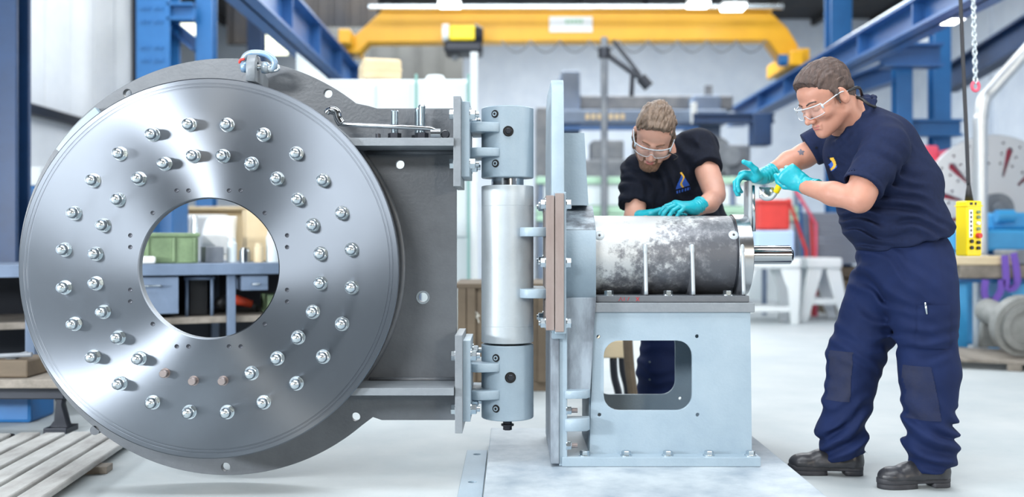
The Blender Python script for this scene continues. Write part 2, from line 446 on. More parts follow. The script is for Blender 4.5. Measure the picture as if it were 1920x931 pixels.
M['eye'] = mat('eye_dark', '#2b2420', .2)
M['logo_blue'] = mat('logo_blue', '#2756b4', .7)
M['logo_yellow'] = mat('logo_yellow', '#e0b13a', .7)
M['tattoo'] = mat('tattoo_ink', '#5d5a66', .6)
M['glass'] = mat('clear_lens', '#eef4f8', .05); _b = M['glass'].node_tree.nodes['Principled BSDF']
_b.inputs['Alpha'].default_value = .06; _b.inputs['Specular IOR Level'].default_value = .9
# turned steel: circular tool marks give the radial fans of light
def turned(name, col, rough, aniso, bump=.02):
    m = mat(name, col, rough, 1, aniso=aniso); nt = m.node_tree; b = nt.nodes['Principled BSDF']
    tc = nt.nodes.new('ShaderNodeTexCoord'); n = nt.nodes.new('ShaderNodeTexNoise'); n.inputs['Scale'].default_value = 3.5
    n.inputs['Detail'].default_value = 6; r = nt.nodes.new('ShaderNodeMapRange')
    r.inputs['To Min'].default_value = rough-.06; r.inputs['To Max'].default_value = rough+.1
    nt.links.new(tc.outputs['Object'], n.inputs['Vector']); nt.links.new(n.outputs[0], r.inputs['Value']); nt.links.new(r.outputs[0], b.inputs['Roughness'])
    return m
M['turned'] = turned('turned_steel', '#70767e', .33, .95)
def drum_mat():
    m = bpy.data.materials.new('chipped_cast_iron'); m.use_nodes = True; nt = m.node_tree; b = nt.nodes['Principled BSDF']
    N = nt.nodes.new; L = nt.links.new
    tc = N('ShaderNodeTexCoord'); sp = N('ShaderNodeSeparateXYZ'); L(tc.outputs['Object'], sp.inputs[0])
    n = N('ShaderNodeTexNoise'); n.inputs['Scale'].default_value = 26; n.inputs['Detail'].default_value = 9; n.inputs['Roughness'].default_value = .72
    n3 = N('ShaderNodeTexNoise'); n3.inputs['Scale'].default_value = 6; n3.inputs['Detail'].default_value = 3
    L(tc.outputs['Object'], n.inputs[0]); L(tc.outputs['Object'], n3.inputs[0])
    # old white paint left mostly towards the inner end of the casting
    mr = N('ShaderNodeMapRange'); mr.inputs['From Min'].default_value = -.30; mr.inputs['From Max'].default_value = .22
    mr.inputs['To Min'].default_value = .34; mr.inputs['To Max'].default_value = -.06; L(sp.outputs['X'], mr.inputs['Value'])
    zz = N('ShaderNodeMapRange'); zz.inputs['From Min'].default_value = .04; zz.inputs['From Max'].default_value = .34
    zz.inputs['To Min'].default_value = -.16; zz.inputs['To Max'].default_value = .10; L(sp.outputs['Z'], zz.inputs['Value'])
    a = N('ShaderNodeMath'); a.operation = 'ADD'; L(n.outputs[0], a.inputs[0]); L(mr.outputs[0], a.inputs[1])
    a1 = N('ShaderNodeMath'); a1.operation = 'ADD'; L(a.outputs[0], a1.inputs[0]); L(zz.outputs[0], a1.inputs[1])
    a2 = N('ShaderNodeMath'); a2.operation = 'MULTIPLY_ADD'; L(n3.outputs[0], a2.inputs[0]); a2.inputs[1].default_value = .5; L(a1.outputs[0], a2.inputs[2])
    r = N('ShaderNodeValToRGB'); e = r.color_ramp.elements; e[0].position = .70; e[0].color = lin('#5b5e65'); e[1].position = 1.0; e[1].color = lin('#c2c6c8')
    x = r.color_ramp.elements.new(.84); x.color = lin('#777a80')
    L(a2.outputs[0], r.inputs[0]); L(r.outputs[0], b.inputs['Base Color'])
    b.inputs['Roughness'].default_value = .34; b.inputs['Metallic'].default_value = .25
    bp = N('ShaderNodeBump'); bp.inputs['Strength'].default_value = .5; bp.inputs['Distance'].default_value = .006
    L(n.outputs[0], bp.inputs['Height']); L(bp.outputs[0], b.inputs['Normal']); return m
M['drum'] = drum_mat()

def structure(name, bm, m, smooth=None):
    o = obj(name, bm, m, None, smooth); o['kind'] = 'structure'; return o

# ------------------------------------------------------------ the hall
b = nb(); box(b, -9, 9, -8.2, 22.2, -.12, 0); structure('floor', b, M['concrete'])
b = nb(); box(b, -9, 9, -8.2, 22.2, 5.85, 6.0)
for i in range(14): box(b, -9+i*1.3, -8.9+i*1.3, -8, 22, 5.70, 5.85)
structure('ceiling', b, M['roof'])
b = nb(); box(b, -9, 9, 22, 22.2, 0, 5.85); structure('wall_back', b, M['wall_white'])
b = nb()
for i in range(-17, 24):   # ribbed white cladding sheets
    y0 = 2.0+i*.62
    if y0 > 12.9: break
    box(b, -5.10, -5.0, y0, y0+.60, 2.35, 5.85, .012); box(b, -5.12, -5.08, y0+.59, y0+.63, 2.35, 5.85)
box(b, -5.15, -5.02, -8.2, 13.1, 0, 2.30)
structure('wall_left', b, M['white_panel'])
b = nb(); box(b, -5.06, -4.93, 2.0, 13.1, 2.27, 2.38, .01); box(b, -5.1, -4.9, 13.1, 13.25, 0, 5.85); structure('trim_1', b, M['darksteel'])
b = nb(); box(b, -8.2, -8.0, 13.2, 22, 0, 5.85)
for i in range(12): box(b, -8.0, -7.94, 13.3+i*.72, 13.36+i*.72, 0, 5.85)
box(b, -8.2, -5.1, 13.2, 13.3, 0, 5.85)
structure('wall_side', b, M['wall_grey'])
b = nb(); box(b, 8.6, 8.8, 4, 22, 0, 5.85)
for i in range(10): box(b, 8.52, 8.6, 5+i*1.6, 5.1+i*1.6, 0, 5.85)
structure('wall_right', b, M['wall_white'])
b = nb(); box(b, -9, 9, -8.4, -8.2, 0, 5.85); structure('wall_front', b, mat('dark_end_wall', '#2c3138', .8))
# partition of grey sheeting behind the booth
b = nb(); box(b, wx_(600, 17), wx_(868, 17), 17, 17.15, 0, 4.6, .01)
for i in range(6): box(b, wx_(615+i*42, 17), wx_(618+i*42, 17), 16.96, 17, 0, 4.6)
structure('wall_partition', b, M['wall_grey'])

b = nb(); box(b, wx_(425, 17.4), wx_(705, 17.4), 17.4, 17.55, 4.40, 5.85)
for i in range(9): box(b, wx_(440+i*30, 17.4), wx_(444+i*30, 17.4), 17.34, 17.4, 4.4, 5.85)
structure('wall_gable', b, M['roof'])
def i_beam(bm, a, bb, h, w, t=.03):
    a, bb = Vector(a), Vector(bb); d = (bb-a); L = d.length; R = d.to_track_quat('X', 'Z').to_matrix().to_4x4()
    T = Matrix.Translation((a+bb)/2) @ R
    box(bm, -L/2, L/2, -t/2, t/2, -h/2, h/2, M=T); box(bm, -L/2, L/2, -w/2, w/2, h/2-t, h/2, M=T); box(bm, -L/2, L/2, -w/2, w/2, -h/2, -h/2+t, M=T)
    return bm
def column(name, x0, x1, d, ztop, m, label, rows=True):
    X0, X1 = wx_(x0, d), wx_(x1, d); w = X1-X0
    r = thing(name, ((X0+X1)/2, d+w/2, 0), label, 'column')
    b = nb(); cx = (X0+X1)/2
    box(b, X0, X1, d, d+.04, .02, ztop, .006); box(b, cx-.02, cx+.02, d+.04, d+w-.04, .02, ztop); box(b, X0, X1, d+w-.04, d+w, .02, ztop, .006)
    obj('shaft', b, m, r)
    b = nb(); box(b, X0-.06, X1+.06, d-.06, d+w+.06, 0, .025, .004); obj('base_plate', b, m, r)
    if rows:
        b = nb()
        for z in (3.05, 3.2, 3.5, 3.65, 3.8):
            for dx in (-.28, -.12, .12, .28): cyl(b, (cx+dx*w, d, z), (cx+dx*w, d-.02, z), .022, seg=6)
        obj('bolt_rows', b, m, r)['kind'] = 'stuff'
    return r
column('steel_column', -30, 30, 6.6, 4.8, M['navyblue'], 'dark blue steel column at the far left edge of the photo', False)
column('steel_column', 255, 318, 11.5, 5.8, M['blue'], 'wide bright blue column with bolt rows beside the white cladding')
column('steel_column', 366, 398, 11.8, 5.8, M['blue'], 'narrow bright blue column right of the wide bolted one', False)
column('steel_column', 463, 492, 14.5, 5.8, M['navyblue'], 'thin dark blue column left of the small bright window', False)
column('steel_column', 1558, 1598, 14.0, 5.8, M['blue'], 'blue column rising above the older man behind the runway girder', False)
column('steel_column', 1682, 1712, 11.5, 3.25, M['blue'], 'blue column under the short cross beam, left of its pair', False)
column('steel_column', 1752, 1784, 11.9, 4.6, M['blue'], 'blue column behind the pendant cable, left of the steel pipe', False)
def beam(pts, h, w, m, label, name='steel_beam'):
    b = nb(); i_beam(b, pts[0], pts[1], h, w); return single(name, b, m, label, 'beam')
beam((q(318, 24, 11.6), q(366, 24, 11.6)), .2, .2, M['blue'], 'short blue beam bridging the two bright blue columns near the top')
beam((q(318, 45, 11.9), q(372, 88, 11.9)), .15, .15, M['blueweb'], 'sloping blue brace between the two bright blue columns')
beam((q(1650, 105, 11.2), q(1762, 105, 11.2)), .26, .25, M['blueweb'], 'short blue cross beam on top of the right hand columns')
beam((q(1590, 165, 13.5), q(1690, 130, 11.6)), .26, .18, M['blueweb'], 'blue beam behind the older man leading to the cross beam')
beam((q(1700, 240, 11.7), q(1800, 240, 11.7)), .2, .18, M['blue'], 'blue tie beam between the right hand columns')
beam((q(1780, 150, 13.4), q(2010, 10, 10.4)), .34, .2, M['navyblue'], 'deep blue beam in the top right corner behind the chain')
beam((q(1300, 222, 14.5), q(1450, 222, 14.5)), .14, .16, M['navyblue'], 'horizontal dark blue arm of a jib behind the bearded man')
b = nb(); pbox(b, 1412, 1448, 212, 272, 14.4, .3, .02); single('jib_bracket', b, M['navyblue'], 'dark blue box bracket hanging at the end of the jib arm', 'bracket')
# small bright opening at the top left, behind the girder
b = nb(); pbox(b, 490, 538, 38, 102, 16, .05); pbox(b, 505, 508, 38, 102, 15.98, .02); structure('window_1', b, M['window'])
b = nb(); pbox(b, 332, 372, 30, 72, 13.0, .05); structure('window_2', b, M['window'])
# left runway girder and right runway girder run the length of the hall
def girder(x, z, y0, y1, h, label, m, mr):
    r = thing('runway_girder', (x, y0, 0), label, 'girder')
    b = nb(); i_beam(b, (x, y0, z-h/2), (x, y1, z-h/2), h, .3); obj('girder_beam', b, m, r)
    b = nb()
    for i in range(int((y1-y0)/1.5)): box(b, x-.13, x+.13, y0+.4+i*1.5, y0+.42+i*1.5, z-h+.03, z-.03)
    obj('stiffener', b, m, r)['kind'] = 'stuff'
    b = nb(); box(b, x-.06, x+.06, y0, y1, z, z+.02); box(b, x-.025, x+.025, y0, y1, z+.02, z+.09, .008); obj('rail', b, mr, r)
    return r
girder(-2.42, 3.57, 4.0, 17, .45, 'blue runway girder carrying the left end of the yellow crane', M['blueweb'], M['zinc'])
girder(3.95, 3.27, 4.6, 17.6, .30, 'long blue runway girder with a pale rail above the older man', M['blueweb'], M['zinc'])
# ------------------------------------------------------------ overhead crane
d = 14.0
cr = thing('overhead_crane', (wx_(1070, d), d, 3.2), 'yellow overhead travelling crane spanning the hall', 'crane')
ol = [(wx_(x, d), wz_(y, d)) for x, y in ((716, 20), (1446, 24), (1476, 52), (1496, 84), (1496, 112), (1468, 112), (1440, 74), (690, 78), (672, 98), (648, 98), (655, 76))]
b = plate(ol[::-1], [], .34, MXZ(d+.17), .01); obj('bridge_beam', b, M['yellow'], cr)
b = nb(); box(b, wx_(716, d), wx_(1446, d), d-.06, d+.4, wz_(22, d), wz_(19, d)); obj('top_flange', b, M['yellow'], cr)
for x0, x1, zr in ((642, 664, 3.67), (1468, 1494, 3.37)):
    b = nb(); box(b, wx_(x0, d), wx_(x1, d), d-.35, d+.9, zr, zr+.2, .02); obj('end_truck', b, M['yellow'], cr)
    for yy in (d-.2, d+.75):
        b = nb(); xm = wx_((x0+x1)/2, d); cyl(b, (xm-.05, yy, zr+.09), (xm+.05, yy, zr+.09), .088); obj('wheel', b, M['darksteel'], cr)
b = nb(); pbox(b, 1494, 1519, 90, 136, d-.2, .3, .02); obj('motor_cover', b, M['yellow'], cr)
b = nb(); cyl(b, q(1460, 113, d-.2), q(1496, 113, d-.2), .08); obj('drive_motor', b, M['blue'], cr)
b = nb(); pbox(b, 1030, 1111, 31, 60, d-.02, .015, .003); sg = obj('sign_board', b, M['paper'], cr)
b = nb()
for i in range(5): pbox(b, 1060+i*7, 1065+i*7, 36, 44, d-.03, .01)
obj('sign_lettering', b, M['green'], sg)
b = nb()
for k in range(9):   # festoon cable in loops under the beam
    x0 = 940+k*55; tube(b, spline([q(x0, 76, d-.3), q(x0+14, 92, d-.3), q(x0+28, 98, d-.3), q(x0+42, 92, d-.3), q(x0+55, 76, d-.3)], 5), .012, 6)
obj('festoon_cable', b, M['mill2'], cr)
b = nb(); box(b, wx_(690, 13.6), wx_(1470, 13.6), 13.6, 13.66, wz_(16, 13.6), wz_(8, 13.6), .01); obj('conductor_rail', b, M['zinc'], cr)
h = thing('chain_hoist', q(866, 98, d), 'hoist trolley with a bright yellow cover on the crane beam', 'hoist')
b = nb(); pbox(b, 842, 891, 47, 74, d-.55, .3, .02); obj('motor_cover', b, M['yellow2'], h)
b = nb(); cyl(b, q(830, 62, d-.4), q(842, 62, d-.4), .12); obj('end_cap', b, M['white'], h)
b = nb(); cyl(b, q(891, 66, d-.4), q(906, 66, d-.4), .16, .1); pbox(b, 832, 904, 75, 97, d-.5, .5, .04); cyl(b, q(842, 88, d-.25), q(898, 88, d-.25), .11); obj('rope_drum', b, M['darksteel'], h)
b = nb(); tube(b, [q(853, 92, d-.3), q(853, 108, d-.3)], .04); lathe(b, [(0, .05), (.05, .03), (.06, 0), (.03, -.05), (0, -.06)], q(853, 106, d-.3), (0, 0, 1), 16); obj('hook_block', b, M['mill2'], h)
for i, (x0, x1, y0, y1, dd, lb) in enumerate(((822, 862, 0, 8, 12.5, 'bright strip lamp above the hoist'), (1293, 1332, 0, 8, 12.5, 'bright strip lamp above the right part of the crane'),
                             (1358, 1400, 4, 14, 13, 'bright strip lamp near the right end of the crane'), (1784, 1812, 20, 36, 9, 'small slanting strip lamp left of the chain'))):
    l = thing('ceiling_lamp', q((x0+x1)/2, y0, dd), lb, 'lamp')
    b = nb(); pbox(b, x0, x1, y0+2, y1, dd, .25, .01); obj('tube', b, M['lamp'], l)
    b = nb(); pbox(b, x0-2, x1+2, y0-2, y0+2, dd-.02, .3, .01); obj('housing', b, M['white'], l)
    b = nb(); p = q((x0+x1)/2, y0-2, dd+.1); tube(b, [p, Vector((p.x, p.y, 5.7))], .008, 6); obj('suspension', b, M['zinc'], l)
b = nb()
lo = wx_(1165, 13.2)
r = thing('floodlight', q(1727, 92, 11.15), 'small white floodlight hanging above the short cross beam', 'lamp')
b = nb(); pbox(b, 1712, 1742, 58, 86, 11.15, .1, .01); obj('lamp_head', b, M['white'], r)
b = nb(); tube(b, [q(1722, 75, 11.22), q(1722, 84, 11.26), q(1722, 87.5, 11.26)], .02, 8); obj('bracket', b, M['zinc'], r)

# ------------------------------------------------------------ door assembly of the vessel (one thing)
YF, YB = 3.75, 3.99
Cx, Cz = -1.133, .862
def c_at(x, y, d): return ((x-CX)/F_PX*d, CAM_H-(y-HY)/F_PX*d)
Cx, Cz = c_at(398, 503, YF); Cx2, Cz2 = c_at(419, 499.5, YB); Cx, Cz = (Cx+Cx2)/2, (Cz+Cz2)/2
RD, RB = 357/F_PX*YF, 390.5/F_PX*YB
door = thing('vessel_door', (Cx, YB, 0), 'huge round machined steel door hanging on the hinge at left', 'machine part')
# face disc
hr = .2635; hr2 = .362
prof = [(hr, .038), (hr, .004), (hr+.004, 0), (RD-.036, 0), (RD-.035, .0012), (RD-.032, .0012), (RD-.031, 0), (RD-.024, 0), (RD-.023, .0012), (RD-.020, .0012), (RD-.019, 0), (RD-.004, 0), (RD, .004), (RD, .038)]
b = nb(); lathe(b, [(r, h) for r, h in prof], (Cx, YF, Cz), (0, 1, 0), 256, closed=True)
disc = obj('face_disc', b, M['turned'], door, math.radians(25))
disc.data.transform(Matrix.Translation((0, 0, 0)))
# dark drilled holes round the bore
def dpt(ang, rad, y=YF): return Vector((Cx+rad*math.sin(math.radians(ang)), y, Cz+rad*math.cos(math.radians(ang))))
hb = nb()
for s in (1, -1):
    for v in (1, -1):
        for (dx, dy) in ((60, 146), (38, 146), (147, 62), (147, 40), (105, 104)):
            p = Vector((Cx+s*dx/F_PX*YF, YF, Cz+v*dy/F_PX*YF))
            lathe(hb, [(0, -.0004), (.0062, -.0004), (.0078, -.0012), (.0082, 0.0)], p, (0, 1, 0), 16)
obj('tapped_hole', hb, M['darksteel'], disc, .6)['kind'] = 'stuff'
# acorn nuts
nm = nb(); lathe(nm, [(0, .001), (.027, .001), (.027, -.003), (0, -.003)], (0, 0, 0), (0, 1, 0), 28)
cyl(nm, (0, -.003, 0), (0, -.020, 0), .0235, seg=6); cyl(nm, (0, -.020, 0), (0, -.023, 0), .0235, .020, seg=6)
lathe(nm, [(.0205, -.021), (.0205, -.030), (.0185, -.038), (.014, -.044), (.0075, -.0475), (0, -.0485)], (0, 0, 0), (0, 1, 0), 28)
bmesh.ops.recalc_face_normals(nm, faces=nm.faces)
nme = bpy.data.meshes.new('acorn_nut'); nm.to_mesh(nme); nm.free(); nme.materials.append(M['zinc']); nme.shade_smooth(); nme.set_sharp_from_angle(angle=.5)
st = nb(); cyl(st, (0, 0, 0), (0, -.026, 0), .0150, seg=24); cyl(st, (0, -.026, 0), (0, -.029, 0), .0150, .013, seg=24); lathe(st, [(.019, 0), (.019, -.002), (.015, -.002)], (0, 0, 0), (0, 1, 0), 24)
stm = bpy.data.meshes.new('stud'); st.to_mesh(stm); st.free(); stm.materials.append(M['oxide']); stm.materials.append(M['zinc']); stm.shade_smooth(); stm.set_sharp_from_angle(angle=.5)
for ring, rad in ((0, 271/F_PX*YF), (1, 212/F_PX*YF)):
    for i in range(24):
        a = 7.5+15*i
        bare = ring == 1 and i in (11, 12, 13)
        o = bpy.data.objects.new('stud' if bare else 'acorn_nut', stm if bare else nme); S.collection.objects.link(o); o.parent = door
        p = dpt(a, rad); o.location = p-Vector(door.location); o.rotation_euler = (0, rng.rand()*6.28, 0)
        if bare: o['label'] = 'bare copper stud without its nut'
# spacer drum between the plates
b = nb(); lathe(b, [(hr2, 0), (RD-.02, 0), (RD-.02, YB-YF-.03), (hr2, YB-YF-.03)], (Cx, YF+.035, Cz), (0, 1, 0), 128, closed=True); obj('spacer_drum', b, M['primd'], door, .5)
# back plate with hinge arm
zt, zb = wz_(203, YB), wz_(787, YB); xr = wx_(856, YB)
at = math.degrees(math.asin((zt-Cz)/RB)); ab = math.degrees(math.asin((zb-Cz)/RB))
pts = arc(Cx, Cz, RB, at+2.2, 360+ab-2.2, 120)
xT = Cx+RB*math.cos(math.radians(at)); xB = Cx+RB*math.cos(math.radians(ab))
out = pts+[(xB+.02, zb+.012), (xB+.055, zb), (xr, zb), (xr, zt), (xT+.06, zt), (xT+.025, zt+.010)]
def bp(x, y, r): X, Z = c_at(x, y, YB); return (X, Z, r)
holes = [bp(239, 175, .0175), bp(615, 175, .0175), bp(750, 308, .0175), bp(793, 557, .019), bp(667, 781, .0175), bp(423, 875, .0175), (Cx-.530, Cz-.655, .0175), (Cx, Cz, .372)]
b = plate(out, holes, .03, MXZ(YB+.015), .0015); obj('back_plate', b, M['primd'], door)
b = nb(); X, Z = c_at(793, 557, YB); lathe(b, [(.020, -.002), (.027, -.002), (.027, .001), (.020, .001)], (X, YB, Z), (0, 1, 0), 24, closed=True); obj('hole_bush', b, M['zinc'], door, .5)
b = nb()
tube(b, [(Cx+(RD-.012)*math.cos(t), YB-.006, Cz+(RD-.012)*math.sin(t)) for t in [math.radians(-60+i*1.5) for i in range(81)]], .013, 8)
obj('weld_bead', b, M['primd'], door, 3)
# horizontal arm flanges
def circ_x(z, r): return Cx+math.sqrt(max(r*r-(z-Cz)**2, 0))
YA = 3.78
z1, z0 = wz_(258, YA), wz_(273, YA); xe = wx_(851, YA)
b = nb(); box(b, circ_x(z1, RD)-.05, xe, YA, YB, z0, z1, .0015); obj('arm_flange', b, M['prim'], door)
b = nb(); tube(b, [(circ_x(z0, RD)+.02, YB-.006, z0-.006), (xe, YB-.006, z0-.006)], .011, 8); obj('weld_bead', b, M['primd'], door, 3)
z1, z0 = wz_(727, YA), wz_(741, YA)
b = nb(); box(b, circ_x(z1, RD)-.05, xe, YA, YB, z0, z1, .0015); obj('arm_flange', b, M['prim'], door)
b = nb(); tube(b, [(circ_x(z1, RD)+.02, YB-.006, z1+.004), (xe, YB-.006, z1+.004)], .009, 8); obj('weld_bead', b, M['primd'], door, 3)
# end plates, bolted hinge pads, lugs, hub sleeves
HXc, HYc, HR = wx_(951.5, 4.05), 4.05, .106
def hinge_end(px, py0, py1, qx0, qx1, qy0, qy1, boltys, lugs, hub, rings):
    X0, X1 = wx_(px[0], 3.80), wx_(px[1], 3.80)
    b = nb(); box(b, X0, X1, 3.80, 4.10, wz_(py1, 3.80), wz_(py0, 3.80), .0015)
    obj('end_plate', b, M['prim'], door)
    X2, X3 = X1, wx_(qx1, 3.84)
    b = nb(); box(b, X2, X3, 3.84, 4.12, wz_(qy1, 3.84), wz_(qy0, 3.84), .0015); obj('hinge_pad', b, M['bluegrey'], door)
    for by in boltys:
        for yy in (3.87, 4.06):
            z = wz_(by, 3.87)
            b = nb(); hexbolt(b, (X0, yy, z), (-1, 0, 0), .021, .016); obj('bolt', b, M['zinc'], door, .5)
            b = nb(); hexbolt(b, (X3, yy, z), (1, 0, 0), .021, .02, .012); obj('nut', b, M['zinc'], door, .5)
    for ly0, ly1 in lugs:
        za, zb_ = wz_(ly1, 3.92), wz_(ly0, 3.92)
        o2 = [(X3-.001, 3.93), (X3+.03, 3.915), (HXc-.07, 3.925), (HXc-.035, 3.938), (HXc-.03, 3.96), (HXc-.05, 4.02), (HXc-.05, 4.08), (HXc-.06, 4.16), (X3-.001, 4.17)]
        b = plate(o2, [], zb_-za, MXY((za+zb_)/2), .003); obj('hinge_lug', b, M['bluegrey'], door)
    za, zb_ = wz_(hub[1], 4.05-HR), wz_(hub[0], 4.05-HR)
    b = nb(); lathe(b, [(.056, 0), (HR-.003, 0), (HR, .003), (HR, zb_-za-.003), (HR-.003, zb_-za), (.056, zb_-za), (.056, zb_-za-.06), (0, zb_-za-.06), (0, .06), (.056, .06)], (HXc, HYc, za), (0, 0, 1), 96)
    hubo = obj('hinge_sleeve', b, M['bluegrey'], door, .5)
    for (x, y, r, big) in rings:
        Xs, Zs = c_at(x, y, HYc-HR+.005); dx = Xs-HXc; yy = HYc-math.sqrt(HR*HR-dx*dx); n = Vector((dx, yy-HYc, 0)).normalized(); p = Vector((HXc+dx, yy, Zs))
        b = nb(); lathe(b, [(0, .001), (r*.86, .001), (r, .0032), (r*1.06, .0012)], p-n*.001, n, 24); hh = obj('screw_hole', b, M['black'], hubo, .6)
        if big: b = nb(); hexbolt(b, p, n, r*.62, .012, washer=False); obj('socket_screw', b, M['darksteel'], hubo, .5)
        else: b = nb(); lathe(b, [(r*.35, .003), (r*.62, .003), (r*.62, .005), (r*.35, .005)], p, n, 20, closed=True); obj('screw_rim', b, M['bluegrey'], hubo, .6)
hinge_end((850, 864), 180, 349, 865, 880, 190, 331, (215, 307), ((228, 246), (276, 292)), (197, 331), ((928, 213, .015, 0), (953, 246, .020, 1), (929, 306, .015, 0)))
hinge_end((853, 867), 628, 812, 867, 882, 638, 790, (666, 766), ((682, 698), (733, 750)), (649, 790), ((930, 671, .015, 0), (957, 707, .021, 1), (930, 766, .015, 0)))
b = nb(); cyl(b, (HXc, HYc, wz_(805, HYc)), (HXc, HYc, wz_(788, HYc)), .018, seg=6); cyl(b, (HXc, HYc, wz_(797, HYc)), (HXc, HYc, wz_(794, HYc)), .026, seg=20); obj('jacking_screw', b, M['darksteel'], door, .5)
# lug for the shackle on top, raised pad at upper left
b = plate([(c_at(*p, 3.86)) for p in ((469, 152), (469, 122), (474, 110), (484, 108), (491, 114), (492, 152))][::-1], [(c_at(481, 127, 3.86)+(.012,))], .20, MXZ(3.87), .002)
lugp = b
bm2 = nb(); lx = wx_(480, 3.86)
bmesh.ops.transform(lugp, matrix=Matrix.Identity(4), verts=lugp.verts); lugp.free(); bm2.free()
o2 = [(3.775, wz_(158, 3.86)), (3.775, wz_(124, 3.86)), (3.80, wz_(108, 3.86)), (3.86, wz_(108, 3.86)), (3.89, wz_(124, 3.86)), (3.99, wz_(140, 3.86)), (3.99, wz_(158, 3.86))]
b = plate(o2, [(3.825, wz_(128, 3.86), .017)], .034, MYZ(wx_(480, 3.86)), .002); obj('lifting_lug', b, M['prim'], door)
b = nb()
A0, A1 = 318, 332
for k in range(2): pass
pr = [(Cx+(RD+.012)*math.sin(math.radians(a)), Cz+(RD+.012)*math.cos(math.radians(a))) for a in np.linspace(305, 321, 10)]+[(Cx+(RB-.020)*math.sin(math.radians(a)), Cz+(RB-.020)*math.cos(math.radians(a))) for a in np.linspace(321, 305, 10)]
b.free(); b = plate(pr, [], .04, MXZ(YB-.0205), .002); obj('edge_clamp', b, M['bluegrey'], door)

# shackle through the lug
cx0 = wx_(480, 3.86); zc = wz_(128, 3.86)
sh = thing('bow_shackle', (cx0, 3.825, zc-.02), 'blue and red bow shackle hooked through the lug on top of the round door', 'shackle')
b = nb(); yy = 3.825
tube(b, spline([(cx0-.033, yy, zc), (cx0-.040, yy-.004, zc+.022), (cx0-.022, yy-.006, zc+.046), (cx0+.012, yy-.006, zc+.052), (cx0+.055, yy-.006, zc+.044), (cx0+.082, yy-.004, zc+.016), (cx0+.068, yy, zc-.012), (cx0+.05, yy, zc-.004)], 6), .0125, 12)
lathe(b, [(.010, -.014), (.021, -.012), (.023, 0), (.021, .012), (.010, .014)], (cx0-.034, yy, zc), (1, 0, 0), 20); lathe(b, [(.010, -.014), (.021, -.012), (.023, 0), (.021, .012), (.010, .014)], (cx0+.044, yy, zc-.004), (1, 0, 0), 20)
obj('bow', b, M['shackleblue'], sh, 3)
b = nb(); tube(b, [(cx0-.05, yy, zc), (cx0+.06, yy, zc)], .0105, 12)
tube(b, [(cx0+.078+.018*math.cos(t), yy, zc-.004+.012*math.sin(t)) for t in np.linspace(0, 6.283, 17)[:-1]], .006, 8, closed=True); obj('pin', b, M['zinc'], sh, 3)
b = nb(); tube(b, spline([(cx0-.051, yy-.012, zc+.012), (cx0-.046, yy-.018, zc+.022), (cx0-.030, yy-.02, zc+.026)], 5), .005, 8); obj('red_paint_mark', b, M['red'], sh, 3)

# things lying on the upper arm flange
zfl = wz_(258, YA)
def rod(px, ytop, dd, label, nut=True):
    X = wx_(px, dd); zt_ = wz_(ytop, dd); r = thing('threaded_rod', (X, dd, zfl), label, 'threaded rod', 'threaded rods on the door arm')
    b = nb(); L = zt_-zfl; n = int(L/.0042); pr = [(0, 0)]
    for i in range(n): pr += [(.0125, .004+i*.0042*.97), (.0148, .0062+i*.0042*.97)]
    pr += [(.012, L), (0, L)]; lathe(b, pr, (X, dd, zfl), (0, 0, 1), 24); obj('thread', b, M['zinc'], r, .3)
    if nut: b = nb(); cyl(b, (X, dd, zfl), (X, dd, zfl+.004), .029, seg=20); cyl(b, (X, dd, zfl+.004), (X, dd, zfl+.026), .026, seg=6); obj('nut', b, M['darksteel'], r, .5)
rod(740, 207, 3.87, 'shortest threaded rod standing alone on the door arm')
rod(791, 197, 3.86, 'tall threaded rod nearest the hinge on the door arm')
rod(784, 203, 3.94, 'threaded rod standing close behind the tallest one')
r = thing('wrench', q(720, 243, 3.83), 'long bright steel spanner with a cranked end lying across the door arm', 'wrench')
b = nb(); tube(b, spline([q(636, 232, 3.84), q(660, 234, 3.83), q(730, 237, 3.82), q(795, 240, 3.82), q(812, 243, 3.82), q(820, 252, 3.82)], 6), .0085, 12); obj('shaft', b, M['chrome'], r, 3)
b = nb(); tube(b, spline([q(612, 213, 3.84), q(617, 207, 3.84), q(630, 209, 3.84), q(634, 222, 3.84), q(640, 232, 3.84)], 5), [.012]*6+[.016]*15, 12); obj('jaw', b, M['chrome'], r, 3)
b = nb(); cyl(b, q(808, 251, 3.82), q(826, 251, 3.82), .019, seg=24); obj('socket', b, M['chrome'], r, .5)
b = nb(); lathe(b, [(0, -.012), (.014, -.012), (.017, -.006), (.017, .006), (.014, .012), (0, .012)], (wx_(835, 3.83), 3.83, zfl+.0175), (0, 1, 0), 12); single('loose_nut', b, M['darksteel'], 'dark nut lying on the door arm against the end plate', 'nut', smooth=.5)
b = nb(); lathe(b, [(0, -.01), (.0095, -.01), (.0095, .01), (0, .01)], (wx_(709, 3.83), 3.83, zfl+.010), (0, 0, 1), 12); single('loose_plug', b, M['darksteel'], 'small dark plug on the door arm below the spanner', 'plug', smooth=.5)
# ------------------------------------------------------------ bed slab on the floor and edge strip
SL = .076
b = nb(); box(b, -.10, 1.10, 1.2, 4.75, 0, SL, .004); slab = single('bed_slab', b, M['slab'], 'low pale cast bed slab under the pedestal, stained grey', 'slab')
b = plate([(-.205, 2.8), (-.112, 2.8), (-.112, 4.55), (-.205, 4.55)], [(-.157, y, .017) for y in (3.45, 3.95, 4.46)], .012, MXY(.006+.0005), .002)
single('steel_strip', b, M['bluegrey'], 'flat steel strip with bolt holes lying on the floor beside the bed slab', 'strip')
